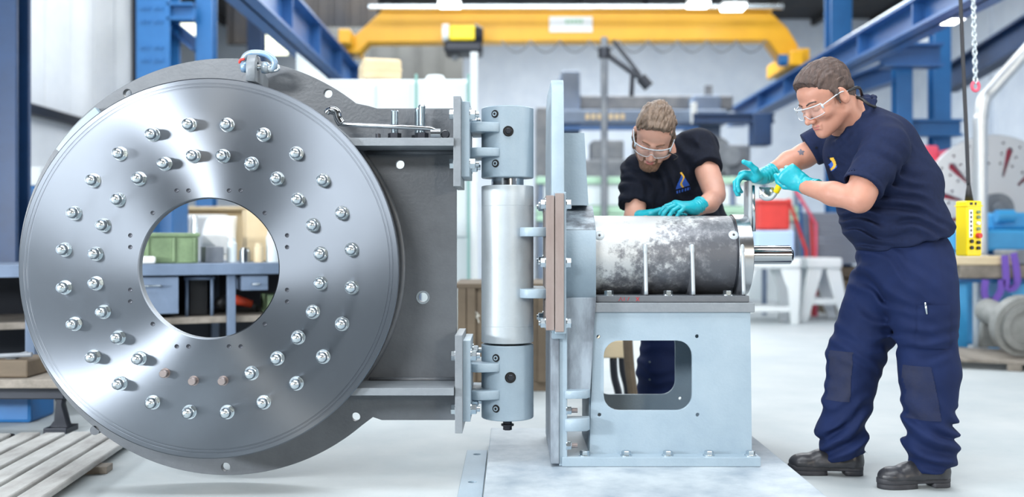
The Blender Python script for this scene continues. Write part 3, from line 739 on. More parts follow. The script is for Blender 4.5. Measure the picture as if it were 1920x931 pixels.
# ------------------------------------------------------------ pedestal (frame, flanges, hinge barrel)
YP = 4.0; PD = .433
px_ = lambda x: wx_(x, YP); pz_ = lambda y: wz_(y, YP)
ped = thing('hinge_pedestal', (px_(1240), YP+.2, SL), 'grey-blue welded pedestal with a window cutout, bolted on the bed slab', 'machine frame')
X0, X1 = px_(1105), px_(1410)
win = lambda: rrect(px_(1132), px_(1298), pz_(769), pz_(638), .062)
hl = [(px_(x), pz_(y), .0075) for x, y in ((1122, 631), (1307, 630), (1124, 777), (1308, 777))]
o3 = [(X0, SL+.03), (X1, SL+.03), (px_(1407), pz_(584)), (px_(1113), pz_(584))]
for nm_, y in (('side_plate', YP), ('side_plate', YP+PD-.02)):
    b = plate(o3, [win()[::-1]]+hl, .02, MXZ(y+.01), .001); obj(nm_, b, M['bluegrey'], ped)
for xe0 in (X1-.022, X0):
    b = nb(); box(b, xe0, xe0+.02, YP+.02, YP+PD-.02, SL+.03, pz_(584)); obj('end_plate', b, M['bluegrey'], ped)
b = nb(); box(b, px_(1113), px_(1414), YP-.012, YP+PD+.012, pz_(585), pz_(567), .003); obj('top_plate', b, M['prim'], ped)
b = nb(); box(b, wx_(1053, 3.97), wx_(1422, 3.97), 3.93, YP+PD+.07, SL+.001, wz_(857, 3.93), .002); obj('foot_flange', b, M['bluegrey'], ped)
for x in (1096, 1174, 1252, 1329, 1407):
    b = nb(); hexbolt(b, (wx_(x, 3.965), 3.965, wz_(857, 3.93)), (0, 0, 1), .019, .016); obj('foot_bolt', b, M['zinc'], ped, .5)
# sloping block between the flange and the drum
Xa, Xb = px_(1059), px_(1117)
def prism(pts, y0, y1, m, name, par, bev=.002): b = plate([(px_(x), pz_(y)) for x, y in pts], [], y1-y0, MXZ((y0+y1)/2), bev); return obj(name, b, m, par)
prism([(1047, 560), (1047, 245), (1098, 245), (1106, 382), (1047, 382)][::-1], 4.10, 4.16, M['bluegrey'], 'upper_gusset', ped)
def poly_extr(sec, x0, x1):   # section in (y,z), extruded in x
    return plate(sec, [], x1-x0, MYZ((x0+x1)/2), .002)
o4 = [(3.985, pz_(558)), (4.44, pz_(558)), (4.44, pz_(385)), (4.14, pz_(385)), (3.985, pz_(431))]
b = poly_extr(o4, Xa, Xb); obj('mounting_block', b, M['bluegrey'], ped)
b = poly_extr([(3.990, pz_(431)+.0045), (4.142, pz_(385)+.004), (4.14, pz_(385)), (3.985, pz_(431))], Xa+.002, Xb-.002)
o5 = [(3.9835, pz_(432)), (4.139, pz_(385.5)), (4.137, pz_(384)), (3.98, pz_(431))]
obj('dusty_slope', b, M['dusty'], ped)
prism([(1056, 736), (1056, 557), (1117, 557), (1113, 610), (1106, 736)][::-1], 3.975, 4.0, M['grimy'], 'tapered_web', ped)
b = nb(); box(b, px_(1047), px_(1062), 3.94, 4.5, SL+.002, pz_(600), .002); obj('bolting_plate', b, M['bluegrey'], ped)
b = nb(); box(b, wx_(1033, 3.93), px_(1047), 3.93, 4.55, SL+.012, pz_(620), .003); obj('bolting_plate', b, M['grimy'], ped)
for y0, y1 in ((727, 742), (779, 802)):
    o6 = [(px_(1058), 4.0), (px_(1105), 4.0), (px_(1105), 3.965), (px_(1098), 3.935), (px_(1058), 3.925)]
    b = plate(o6[::-1], [], pz_(y0)-pz_(y1), MXY((pz_(y0)+pz_(y1))/2), .002); obj('gusset_shelf', b, M['bluegrey'], ped)
for y in (765, 830):
    b = nb(); hexbolt(b, (px_(1060), 3.955, pz_(y)), (1, 0, 0), .017, .018); obj('nut', b, M['zinc'], ped, .5)
    b = nb(); cyl(b, (px_(1060)+.02, 3.955, pz_(y)), (px_(1060)+.046, 3.955, pz_(y)), .010, seg=16); obj('stud_end', b, M['oxide'], ped, .5)
# tall backing flange edge-on
o7 = [(3.90, pz_(630)), (3.93, pz_(375)), (3.95, pz_(260)), (3.97, wz_(165, 3.97)), (4.01, wz_(147, 3.97)), (4.45, wz_(147, 3.97)), (4.60, wz_(180, 4.2)), (4.68, pz_(330)), (4.68, pz_(640))]
b = plate(o7[::-1], [], .050, MYZ(.182), .003); obj('backing_flange', b, M['bluegrey'], ped)
# hinge flange pair with rusty edges
for x0, x1, y0, y1, m in ((1024, 1040, 366, 619, 'rust'), (1041, 1058, 362, 622, 'rust')):
    b = nb(); box(b, wx_(x0, 3.86), wx_(x1, 3.86)-.001, 3.86, 4.26, wz_(y1, 3.86), wz_(y0, 3.86), .002); obj('hinge_flange', b, M[m], ped)
b = nb(); box(b, wx_(1040, 3.90), wx_(1061, 3.90), 3.875, 4.26, wz_(624, 3.9), wz_(360, 3.9), .003); obj('packing_plate', b, M['bluegrey'], ped)
for y in (383, 492, 605):
    for yy in (3.90, 4.20):
        z = wz_(y, 3.9)
        b = nb(); hexbolt(b, (wx_(1024, 3.86), yy, z), (-1, 0, 0), .020, .018, .006); obj('nut', b, M['zinc'], ped, .5)
        b = nb(); hexbolt(b, (wx_(1061, 3.9), yy, z), (1, 0, 0), .020, .018); obj('bolt', b, M['zinc'], ped, .5)
# barrel of the hinge
za, zb_ = wz_(645, HYc-HR), wz_(346, HYc-HR)
b = nb(); lathe(b, [(.05, 0), (HR-.002, 0), (HR, .002), (HR, .066), (HR-.0008, .067), (HR, .068), (HR, zb_-za-.083), (HR-.0008, zb_-za-.082), (HR, zb_-za-.081), (HR, zb_-za-.003), (HR-.003, zb_-za), (.05, zb_-za)], (HXc, HYc, za), (0, 0, 1), 96)
obj('hinge_barrel', b, M['barrel'], ped, .6)
b = nb(); cyl(b, (HXc, HYc, wz_(655, HYc-HR)-.04), (HXc, HYc, wz_(325, HYc-HR)), .066, seg=64); obj('hinge_pin', b, M['chrome'], ped, .5)
b = nb(); cyl(b, (HXc, HYc, wz_(649, HYc-HR)), (HXc, HYc, wz_(646.5, HYc-HR)), .070, seg=64); obj('seal_ring', b, M['black'], ped, .5)
for y0, y1 in ((426, 443), (541, 558)):
    Xh = wx_(1024, 3.9); za, zc_ = wz_(y1, 3.93), wz_(y0, 3.93)
    o8 = [(Xh+.001, 3.885), (HXc+.085, 3.885), (HXc+.062, 3.900), (HXc+.05, 3.925), (HXc+.05, 3.99), (HXc+.09, 4.06), (HXc+.09, 4.19), (Xh+.001, 4.19)]
    b = plate(o8[::-1], [], zc_-za, MXY((za+zc_)/2), .003); obj('barrel_lug', b, M['bluegrey'], ped)

# ------------------------------------------------------------ drum (bearing housing)
DY, DZ = 4.216, wz_(478, 4.216); DR = .166
dr = thing('bearing_housing', (.65, DY, pz_(567)+.001), 'dark chipped cast bearing drum with ribs and bright steel end ring', 'machine part')
xa, xb = .338, .925
b = nb(); lathe(b, [(.0, 0), (DR, 0), (DR, .006), (DR, xb-xa-.012), (DR-.004, xb-xa), (0, xb-xa)], (xa, DY, DZ), (1, 0, 0), 128)
obj('drum', b, M['drum'], dr, .6)
zf = pz_(567)+.001; zft = pz_(553)
b = nb(); box(b, px_(1117)+.002, wx_(1405, 4.01), 4.01, 4.42, zf, zf+.026, .003)
obj('foot_flange', b, M['primd'], dr)
b = nb(); tube(b, spline([(0.465, 4.0095, zf+.007), (.472, 4.0095, zf+.021)], 2), .0012, 5); tube(b, [(0.500, 4.0095, zf+.005), (.512, 4.0095, zf+.021)], .0014, 5); tube(b, [(0.512, 4.0095, zf+.005), (.500, 4.0095, zf+.021)], .0014, 5)
tube(b, [(0.43, 4.0095, zf+.006), (.438, 4.0095, zf+.02), (.446, 4.0095, zf+.006)], .0012, 5); tube(b, [(0.452, 4.0095, zf+.006), (.452, 4.0095, zf+.02)], .0012, 5)
obj('red_marks', b, M['redmark'], dr, label='red crosses marked in paint pen')
for x in (1210, 1298, 1392):
    X = wx_(x, 4.05)
    zt_ = wz_(470, 4.06)
    o9 = [(4.02, zf+.02), (4.41, zf+.02), (DY+DR*.97, zt_), (DY+DR*.6, DZ), (DY-DR*.6, DZ), (DY-DR*1.05, zt_-.01), (4.03, zf+.07)]
    b = plate(o9, [], .012, MYZ(X), .003); obj('rib', b, M['drum'], dr)
    b = nb(); tube(b, spline([(X, 4.024, zf+.03), (X, DY-DR*1.03, zt_-.03), (X, DY-DR*.99, zt_+.01), (X, DY-DR*.95, zt_+.022)], 6), [.008]*9+[.010]*10, 10); obj('rib_edge', b, M['barrel'], dr, 3)
for x in (1142, 1253, 1365):
    b = nb(); hexbolt(b, (wx_(x, 4.04), 4.045, zf+.026), (0, 0, 1), .019, .016); obj('bolt', b, M['zinc'], dr, .5)
for x, y in ((1376, 440), (1124, 441)):
    Xs = wx_(x, 4.07); Zs = wz_(y, 4.07); n = Vector((0, -math.sqrt(max(DR**2-(Zs-DZ)**2, 0)), Zs-DZ)).normalized(); p = Vector((Xs, DY, DZ))+n*DR
    b = nb(); lathe(b, [(0, .0012), (.008, .0012), (.009, .002), (.018, .002), (.021, .0), (.021, -.004)], p, n, 28); pl = obj('grease_plug', b, M['barrel'], dr, .6)
    b = nb(); lathe(b, [(0, .0030), (.005, .0030), (.005, .001)], p, n, 16); obj('plug_hole', b, M['black'], pl, .6)
b = nb(); lathe(b, [(.04, 0), (DR+.004, 0), (DR+.006, .002), (DR+.006, .058), (DR+.004, .060), (.04, .060)], (xb, DY, DZ), (1, 0, 0), 128); obj('end_ring', b, turned('turned_ring', '#c2c6ca', .22, 0), dr, .5)
b = nb(); lathe(b, [(0, -.01), (DR-.001, -.01), (DR+.0015, -.002), (DR+.0015, .0), (0, 0)], (xb, DY, DZ), (1, 0, 0), 96); obj('gasket', b, M['darksteel'], dr, .5)
b = nb(); lathe(b, [(0, 0), (.039, 0), (.039, .195), (.036, .199), (0, .199)], (xb+.055, DY, DZ), (1, 0, 0), 64)
box(b, xb+.09, xb+.25, DY-.006, DY+.006, DZ+.036, DZ+.041, .001); obj('shaft', b, M['chrome'], dr, .5)
b = nb(); cyl(b, (xb+.25, DY, DZ), (xb+.262, DY, DZ), .027, .024, seg=24); obj('end_nut', b, M['darksteel'], dr, .5)
# tool the older man holds against the end ring
tX = xb+.0605
tl = thing('strap_tool', (tX+.02, DY, DZ+.05), 'flat steel gauge bar with yellow-gripped handle, held against the drum end', 'tool')
zt_ = wz_(340, DY)
b = plate(rrect(4.145, 4.235, DZ+.045, zt_, .006), [(4.19, zt_-.03, .008)], .014, MYZ(tX+.007), .0015); obj('bar', b, M['barrel'], tl)
b = plate([(4.135, DZ+.10), (4.15, zt_-.02), (4.165, zt_-.02), (4.175, DZ+.10)][::-1], [], .012, MYZ(tX+.021), .0015); obj('edge_rail', b, M['zinc'], tl)
b = plate([c_at(*p, 4.15) for p in ((1423, 350), (1450, 351), (1452, 362), (1446, 370), (1424, 371))][::-1], [c_at(1430, 357, 4.15)+(.005,), c_at(1445, 357, 4.15)+(.005,)], .008, MXZ(4.15), .001); obj('bracket', b, M['zinc'], tl)
b = nb(); tube(b, spline([q(1426, 366, 4.14), q(1434, 372, 4.14), q(1446, 371, 4.14), q(1454, 362, 4.13), q(1459, 352, 4.12)], 5), .009, 12); obj('handle', b, M['barrel'], tl, 3)
b = nb(); tube(b, [q(1455, 360, 4.125), q(1462, 346, 4.11), q(1476, 320, 4.07), q(1479, 314, 4.065)], [.0125, .013, .013, .011], 14); obj('grip', b, M['yellow2'], tl, 3)

# ------------------------------------------------------------ middle distance
# white machine booth
d = 9.0
bo = thing('machine_booth', (wx_(715, d), d, 0), 'big white machine enclosure behind the door arm', 'machine')
b = nb(); box(b, -1.95, wx_(880, d), d, d+2.2, .08, wz_(148, d), .03); obj('housing', b, M['offwhite'], bo)
b = nb(); box(b, -1.90, wx_(876, d), d+.05, d+2.1, 0, .08, .005); obj('plinth', b, M['darksteel'], bo)
b = nb(); box(b, wx_(770, d), wx_(876, d), d-.03, d, 1.0, wz_(155, d), .012); dd = obj('door', b, M['offwhite'], bo)
b = nb(); tube(b, [(wx_(785, d), d-.06, 1.5), (wx_(785, d), d-.06, 1.9)], .012, 8); obj('handle', b, M['zinc'], dd, 3)
b = nb()
for x in (781, 879): box(b, wx_(x, d)-.012, wx_(x, d)+.012, d-.045, d-.03, .1, wz_(140, d), .004)
obj('edge_trim', b, mat('teal_trim', '#7db0a8', .5), bo)
b = nb(); box(b, wx_(565, d), wx_(705, d), d-.03, d, .8, wz_(160, d), .012); obj('side_panel', b, M['offwhite'], bo)
b = nb(); T = Matrix.Translation((wx_(710, 9.3), 9.45, wz_(148, 9.2))) @ Matrix.Rotation(math.radians(14), 4, 'Z') @ Matrix.Rotation(math.radians(0), 4, 'Y')
box(b, -.19, .17, -.22, .22, 0.008, .20, .03, M=T); box(b, -.195, .175, -.225, .225, .09, .10, .003, M=T); single('packing_case', b, M['cream'], 'cream packing case on top of the white machine enclosure', 'case')
b = nb(); lathe(b, [(0, .0), (.10, 0), (.10, .03), (.075, .075), (0, .08)], (wx_(816, 9.3), 9.3, wz_(148, 9)+.002), (0, 0, 1), 24); single('beacon_dome', b, M['offwhite'], 'small white domed cap on the roof of the white enclosure', 'cap', smooth=.6)
b = nb(); cyl(b, (wx_(889, 8.85), 8.85, 0), (wx_(889, 8.85), 8.85, wz_(98, 8.85)), .036, seg=20); cyl(b, (wx_(889, 8.85), 8.85, 0), (wx_(889, 8.85), 8.85, .03), .07, seg=20); single('white_post', b, M['white'], 'tall white round post just right of the white enclosure', 'post', smooth=.6)
# slanted white sheet left of the booth
b = nb(); pl_ = [c_at(*p, 10.5) for p in ((556, 98), (612, 146), (612, 300), (556, 300))]
b = plate(pl_[::-1], [], .04, MXZ(10.5), .005); box(b, pl_[0][0], pl_[1][0], 10.48, 10.52, 0, pl_[2][1]); single('leaning_sheet', b, M['offwhite'], 'white sheet with a sloping top edge left of the enclosure', 'sheet')
# brown crate with chalk marks
d = 6.4
x0, x1, zt_ = wx_(858, d), wx_(1032, d), wz_(531, d)
crt = thing('wooden_crate', ((x0+x1)/2, d+.35, 0), 'brown wooden crate with chalk marks behind the hinge', 'crate')
b = nb(); box(b, x0, x1, d, d+.7, .06, zt_-.03, .004); obj('box_body', b, M['oldwood'], crt)
b = nb(); box(b, x0-.02, x1+.02, d-.02, d+.72, zt_-.03, zt_, .004); obj('lid', b, M['oldwood'], crt)
for x in (x0, x0+.06, x1-.08):
    b = nb(); box(b, x, x+.055, d-.022, d, .06, zt_-.03, .003); obj('batten', b, M['oldwood'], crt)
for x in (x0+.02, x1-.14):
    b = nb(); box(b, x, x+.12, d, d+.7, 0, .06, .004); obj('skid', b, M['oldwood'], crt)
b = nb(); cxm, czm = c_at(888, 590, d-.003); yy = d-.004
tube(b, [(cxm-.035, yy, czm-.06), (cxm, yy, czm+.06), (cxm+.035, yy, czm-.05)], .005, 6); tube(b, [(cxm-.03, yy, czm-.01), (cxm+.04, yy, czm-.005)], .005, 6)
tube(b, [(cxm+.03*math.cos(t), yy, czm+.02*math.sin(t)) for t in np.linspace(0, 6.28, 17)[:-1]], .004, 6, closed=True); obj('chalk_mark', b, M['chalk'], crt)
# wooden stool seen through the pedestal window
d = 5.6
stl = thing('work_stool', (wx_(1160, d), d+.15, 0), 'pale-seated wooden stool with dark bent legs seen through the pedestal window', 'stool')
b = nb(); box(b, wx_(1090, d), wx_(1176, d), d, d+.34, wz_(671, d), wz_(637, d), .008); obj('seat', b, M['palewood'], stl)
for x, y in ((1100, d+.03), (1150, d+.03), (1100, d+.30), (1166, d+.30)):
    b = nb(); X = wx_(x, y); tube(b, spline([(X, y, wz_(672, d)), (X+.006, y, .2), (X+.03, y, .10), (X+.035, y, 0.002)], 4), .022, 10); obj('leg', b, M['darksteel'], stl, 3)
b = nb(); X = wx_(1180, 5.5); tube(b, spline([(X-.01, 5.5, .44), (X, 5.5, .28), (X+.02, 5.5, .12), (X+.028, 5.5, .0)], 5), .028, 10); single('bent_timber_leg', b, M['oldwood'], 'brown curved timber stave standing between the stool and the navy trousers', 'timber')

# workbench on the left with its clutter
TH = math.radians(24); ox, oy = -3.3, 5.38
def BM(z=0): return Matrix.Translation((ox, oy, z)) @ Matrix.Rotation(TH, 4, 'Z')
def bpnt(u, v, z): return BM() @ Vector((u, v, z))
TOP = .83
wb_ = thing('workbench', (ox, oy, 0), 'long cluttered steel workbench behind the round door', 'workbench')
def bb(u0, u1, v0, v1, z0, z1, bev=.004): return box(nb(), u0, u1, v0, v1, z0, z1, bev, M=BM())
obj('worktop', bb(-1.0, 3.02, 0, .9, TOP-.07, TOP), M['mill'], wb_)
obj('dark_backing', bb(-.9, 2.98, .86, .88, .03, TOP-.08), M['darksteel'], wb_)  # dark sheet added to give the darkness below the bench
obj('lower_shelf', bb(-.9, 2.98, .1, .85, .46, .50), M['timber'], wb_)
for u in (-.8, .6, 1.72, 2.93):
    for v in (.06, .80): obj('leg', bb(u, u+.05, v, v+.05, 0, TOP-.07), M['mill'], wb_)
for u0, u1 in ((.95, 1.43), (1.80, 1.96)):
    dw = obj('drawer_box', bb(u0, u1, .02, .6, TOP-(.30 if u0 < 1 else .17), TOP-.08), M['mill'], wb_)
    obj('handle', tube(nb(), [bpnt(u0+.1, .02, TOP-.13), bpnt(u0+.1, -.02, TOP-.13), bpnt(u1-.1, -.02, TOP-.13), bpnt(u1-.1, .02, TOP-.13)], .006, 8), M['zinc'], dw, 3)
def bthing(name, bm, m, label, cat, **k): return single(name, bm, m, label, cat, **k)
t = thing('ammunition_box', bpnt(1.55, .2, TOP), 'long green metal box with ribbed sides on the workbench', 'box')
obj('body', bb(1.05, 1.55, .08, .42, TOP+.001, TOP+.16, .006), M['greensteel'], t)
obj('lid', bb(1.04, 1.56, .07, .43, TOP+.16, TOP+.185, .006), M['greensteel'], t)
bm = nb()
for u in (1.1, 1.25, 1.40, 1.52): box(bm, u, u+.015, .065, .08, TOP+.01, TOP+.155, .003, M=BM())
obj('rib', bm, M['greensteel'], t)
bthing('vice_block', bb(1.60, 1.71, .15, .40, TOP+.001, TOP+.10), M['mill2'], 'small grey steel block on the bench right of the green box', 'block')
bthing('parts_carton', bb(1.90, 2.04, .45, .65, TOP+.001, TOP+.34), M['cream'], 'upright cream carton at the back of the workbench', 'carton')
bthing('parts_carton', bb(2.08, 2.3, .40, .7, TOP+.001, TOP+.26), M['palewood'], 'pale low carton on the workbench right of the taller cream one', 'carton')
b = nb(); random.seed(3)
vs = [b.verts.new(bpnt(1.75+.12*random.uniform(-1, 1), .64+.12*random.uniform(-1, 1), TOP+.002+.30*random.random()**.6)) for _ in range(40)]
bmesh.ops.convex_hull(b, input=vs); b2 = b
bthing('paper_bundle', b2, M['paper'], 'crumpled white sheet heaped behind the green box', 'sheet')
b = nb(); vs = [b.verts.new(bpnt(2.5+.7*random.uniform(-1, 1), .95+.1*random.uniform(-1, 1), TOP+.02+.42*random.random())) for _ in range(60)]
bmesh.ops.convex_hull(b, input=vs)
bmesh.ops.delete(b, geom=[v for v in b.verts if not v.link_faces], context='VERTS'); bmesh.ops.translate(b, verts=b.verts, vec=(0, 0, 0))
b.free()
for i, (u, v, rr_, hh, mm, lb) in enumerate(((1.59, .62, .022, .30, 'zinc', 'slim bright rod standing at the back of the bench'), (1.77, .22, .03, .15, 'offwhite', 'white canister on the bench in front of the paper'),
        (1.85, .22, .035, .09, 'chrome', 'short bright steel bush on the bench top'), (1.93, .18, .03, .12, 'palewood', 'tan pot standing near the bench edge'), (2.02, .2, .04, .2, 'offwhite', 'white tub at the right end of the bench seen through the bore'))):
    b = nb(); p = bpnt(u, v, TOP+.001); lathe(b, [(0, 0), (rr_, 0), (rr_, hh*.8), (rr_*.8, hh*.85), (rr_*.8, hh), (0, hh)], p, (0, 0, 1), 20); bthing('workshop_pot', b, M[mm], lb, 'container', smooth=.6)
bthing('folded_paper', bb(.98, 1.30, .002, .055, TOP+.001, TOP+.045, .015), M['paper'], 'white folded cloth at the front edge of the bench before the green box', 'cloth')
t = thing('machine_cabinet', bpnt(1.56, .3, .50), 'black open-framed cabinet on the lower shelf of the workbench', 'cabinet')
obj('body', bb(1.51, 1.62, .2, .5, .502, .745, .005), M['black'], t)
bm = nb()
for u in (1.49, 1.64): tube(bm, [bpnt(u, .15, .502), bpnt(u, .15, .74)], .011, 8)
tube(bm, [bpnt(1.475, .15, .735), bpnt(1.655, .15, .735)], .011, 8); obj('front_frame', bm, M['mill'], t, 3)
t = thing('hand_grinder', bpnt(1.8, .25, .50), 'red and black hand grinder lying on the lower shelf', 'power tool')
obj('motor_body', tube(nb(), [bpnt(1.74, .25, .60), bpnt(1.80, .26, .59), bpnt(1.90, .28, .56)], [.03, .033, .024], 16), M['orange'], t, 3)
obj('head', tube(nb(), [bpnt(1.69, .25, .545), bpnt(1.71, .25, .58), bpnt(1.75, .25, .60)], [.035, .038, .03], 14), M['black'], t, 3)
obj('grip', tube(nb(), [bpnt(1.89, .28, .56), bpnt(1.94, .29, .53)], .018, 12), M['black'], t, 3)
bthing('steel_block', bb(1.30, 1.45, .63, .82, .501, .57), M['mill2'], 'grey steel offcuts stacked on the lower shelf at left', 'block')
bthing('tool_tin', bb(1.99, 2.09, .2, .45, .501, .62), M['greensteel'], 'small dark green tin on the lower shelf right of the grinder', 'tin')
# far left bits of the bench
bthing('cream_container', bb(.10, .27, .2, .38, TOP+.001, TOP+.24, .012), M['cream'], 'cream plastic container at the far left edge on the bench', 'container')
t = thing('blue_cabinet', q(30, 500, 7.3), 'light blue steel cabinet behind the left edge of the door', 'cabinet')
t.location.z = 0
b = nb(); box(b, wx_(-40, 7.2), wx_(78, 7.2), 7.2, 7.8, .05, wz_(348, 7.2), .02); obj('body', b, M['blue'], t)
b = nb(); box(b, wx_(-40, 7.2), wx_(80, 7.2), 7.17, 7.2, wz_(382, 7.2), wz_(376, 7.2), .004); obj('shelf_lip', b, M['mill'], t)
b = nb(); box(b, wx_(-40, 7.2), wx_(76, 7.2), 7.25, 7.75, 0, .05); obj('plinth', b, M['darksteel'], t)
for i, (x0, x1, y0, y1, m, lb) in enumerate(((34, 52, 322, 347, 'mill2', 'small grey machine part on the blue cabinet'), (56, 76, 312, 347, 'white', 'white tin on the blue cabinet beside the door edge'))):
    b = nb(); pbox(b, x0, x1, y0, y1+.6, 7.35, .1, .008); single('tin', b, M[m], lb, 'tin')
# tall blue locker seen through the top of the bore
b = nb(); box(b, wx_(270, 8.2), wx_(324, 8.2), 8.2, 8.6, .02, wz_(345, 8.2), .01); box(b, wx_(296, 8.2), wx_(298, 8.2), 8.18, 8.2, .1, 1.3); single('blue_locker', b, M['blue'], 'blue locker seen through the upper left of the bore', 'locker')
b = nb(); box(b, wx_(345, 9.5), wx_(545, 9.5), 9.4, 9.9, 0, wz_(395, 9.5), .05); box(b, wx_(330, 9.3), wx_(560, 9.3), 9.3, 9.95, wz_(395, 9.5), wz_(388, 9.5), .01); single('wrapped_crate', b, M['cream'], 'large pale wrapped crate seen at the back through the bore', 'crate')
b = nb(); box(b, wx_(345, 9.0), wx_(420, 9.0), 9.0, 9.2, 0, wz_(402, 9.0), .03); single('wrapped_crate', b, M['paper'], 'white wrapped pack in front of the pale crate, through the bore', 'crate')
# iron bench lower left
t = thing('iron_bench', (wx_(60, 5.0), 5.0, 0), 'low bench with cast iron leg at the lower left behind the door edge', 'bench')
zt_ = wz_(706, 4.95)
b = nb(); box(b, -3.2, wx_(158, 4.95), 4.86, 5.25, zt_-.045, zt_, .006); obj('top', b, M['timber'], t)
b = nb(); pl_ = [c_at(*p, 5.0) for p in ((84, 724), (118, 724), (112, 760), (122, 798), (128, 806), (84, 806), (96, 790), (100, 755))]
mnz = CAM_H-wz_(806, 5.0)
b = plate([(x, max(z, 0.0)) for x, z in pl_][::-1], [], .05, MXZ(5.05), .006)
box(b, wx_(84, 5.0), wx_(128, 5.0), 4.98, 5.12, 0.0, .03, .004); obj('leg', b, M['darksteel'], t)
b = nb(); box(b, -3.15, wx_(120, 5.0), 5.0, 5.06, zt_-.12, zt_-.06, .006); obj('rail', b, M['darksteel'], t)
b = nb(); box(b, -3.1, wx_(70, 5), 4.9, 5.15, zt_+.001, zt_+.09, .01, ); single('timber_block', b, M['oldwood'], 'rough timber block on the low iron bench', 'timber')
b = nb(); tube(b, spline([q(-20, 690, 4.95), q(30, 668, 4.95), q(52, 662, 4.95)], 5), .012, 8); tube(b, [q(-30, 668, 4.93), q(60, 664, 4.93)], .012, 10); single('steel_bar', b, M['mill2'], 'steel bars resting on the timber block at far left', 'bar')
b = nb(); box(b, wx_(20, 5.6), wx_(110, 5.6), 5.28, 5.56, 0, wz_(716, 5.6), .02); box(b, wx_(16, 5.6), wx_(114, 5.6), 5.27, 5.57, wz_(722, 5.6), wz_(714, 5.6), .008); single('blue_bin', b, M['blue'], 'blue plastic bin under the low iron bench', 'bin')
# duckboard
r = thing('duckboard', (-1.9, 4.2, 0), 'weathered slatted timber duckboard on the floor at lower left', 'duckboard')
A0 = Vector((-1.64, 4.75, 0)); dirv = (Vector((wx_(120, 3.75), 3.75, 0))-Vector((wx_(240, 4.55), 4.55, 0))).normalized(); nrm = Vector((-dirv.y, dirv.x, 0)); 
if nrm.x > 0: nrm = -nrm
e0 = Vector((wx_(240, 4.55), 4.52, 0))
for i in range(7):
    p = e0+nrm*(.05+i*.118)+dirv*(-.25-.02*random.random()-i*.0); a = math.atan2(dirv.y, dirv.x)
    T = Matrix.Translation(p+dirv*.95) @ Matrix.Rotation(a+random.uniform(-.008, .008), 4, 'Z')
    b = nb(); box(b, -.95, .95, -.046, .046, .030, .056, .006, M=T)
    for v in b.verts: v.co.z += .002*math.sin(v.co.x*9+i)
    obj('slat', b, M['slat'], r)
for k in (.35, 1.0, 1.6):
    p = e0+dirv*k+nrm*.4; T = Matrix.Translation(p) @ Matrix.Rotation(math.atan2(dirv.y, dirv.x), 4, 'Z')
    b = nb(); box(b, -.04, .04, -.44, .44, 0, .030, .003, M=T); obj('bearer', b, M['timber'], r)
b = nb(); b_ = [c_at(*p, 4.8) for p in ((-10, 822), (14, 828), (22, 842), (8, 850), (-12, 850))]
lathe(b, [(0, 0), (.07, 0), (.075, .02), (.06, .045), (0, .05)], (wx_(2, 4.72), 4.72, 0), (0, 0, 1), 8); single('iron_weight', b, M['black'], 'black iron weight on the floor at the lower left edge', 'weight')

# ------------------------------------------------------------ background machines centre
d = 15.5
ml = thing('milling_machine', (wx_(1230, d), d, 0), 'big blue-grey bridge milling machine far behind the bearded man', 'machine')
for x0, x1, y0, m in ((1052, 1088, 132, 'mill'), (1300, 1352, 178, 'mill'), (1005, 1030, 200, 'mill2')):
    b = nb(); box(b, wx_(x0, d), wx_(x1, d), d, d+1, 0, wz_(y0, d), .03); obj('column', b, M[m], ml)
b = nb(); pbox(b, 1040, 1365, 205, 232, d-.3, .5, .03); obj('crossbeam', b, M['mill'], ml)
b = nb(); pbox(b, 1085, 1375, 178, 206, d+.4, .6, .03); pbox(b, 1322, 1336, 160, 182, d+.4, .1); obj('upper_beam', b, M['mill2'], ml)
b = nb(); pbox(b, 1040, 1310, 236, 243, d-.35, .1); obj('slideway', b, M['blueweb'], ml)
b = nb(); pbox(b, 1296, 1307, 192, 232, d-.4, .05, .01); obj('scale_strip', b, M['white'], ml)
b = nb()
for i in range(7): pbox(b, 1098+i*11, 1105+i*11, 213, 224, d-.32, .015)
obj('lettering', b, M['cream'], ml)['kind'] = 'stuff'
b = nb(); pbox(b, 1040, 1400, 298, 345, d-.6, 1.4, .04); pbox(b, 1060, 1390, 345, 420, d-.3, 1.2, .04); obj('bed', b, M['mill2'], ml)
b = nb(); pbox(b, 1110, 1170, 262, 300, d-.5, .6, .03); pbox(b, 1195, 1235, 250, 300, d-.4, .6, .03); obj('saddle', b, M['mill2'], ml)
b = nb(); cyl(b, q(1338, 290, d-.7), q(1338, 290, d-.2), .28); pbox(b, 1360, 1408, 270, 330, d-.8, .5, .05); cyl(b, q(1372, 292, d-1.0), q(1372, 292, d-.8), .14, seg=16); obj('headstock', b, M['mill2'], ml)
t = thing('jib_arm_lamp', (wx_(1133, 12.5), 12.5, 0), 'dark jointed machine arm with a cylindrical end hanging left of the bearded man', 'machine arm')
b = nb(); cyl(b, (wx_(1133, 12.8), 12.8, 0), (wx_(1133, 12.8), 12.8, wz_(70, 12.8)), .045, seg=12); obj('post', b, M['mill2'], t)
b = nb(); tube(b, [q(1133, 98, 12.45), q(1188, 138, 12.4), q(1205, 148, 12.4)], .035, 10); tube(b, [q(1150, 76, 12.5), q(1200, 140, 12.4)], .025, 10); tube(b, [q(1186, 138, 12.4), q(1184, 180, 12.4)], .03, 8); cyl(b, q(1133, 90, 12.4), q(1133, 108, 12.4), .075); obj('arm', b, M['darksteel'], t, .8)
b = nb(); cyl(b, q(1201, 145, 12.3), q(1217, 163, 12.3), .07, seg=16); obj('end_motor', b, M['darksteel'], t)
d = 12.95
fn = thing('guard_fence', (wx_(1270, d), d, 0), 'white panelled guard fence with green rails behind the drum', 'fence')
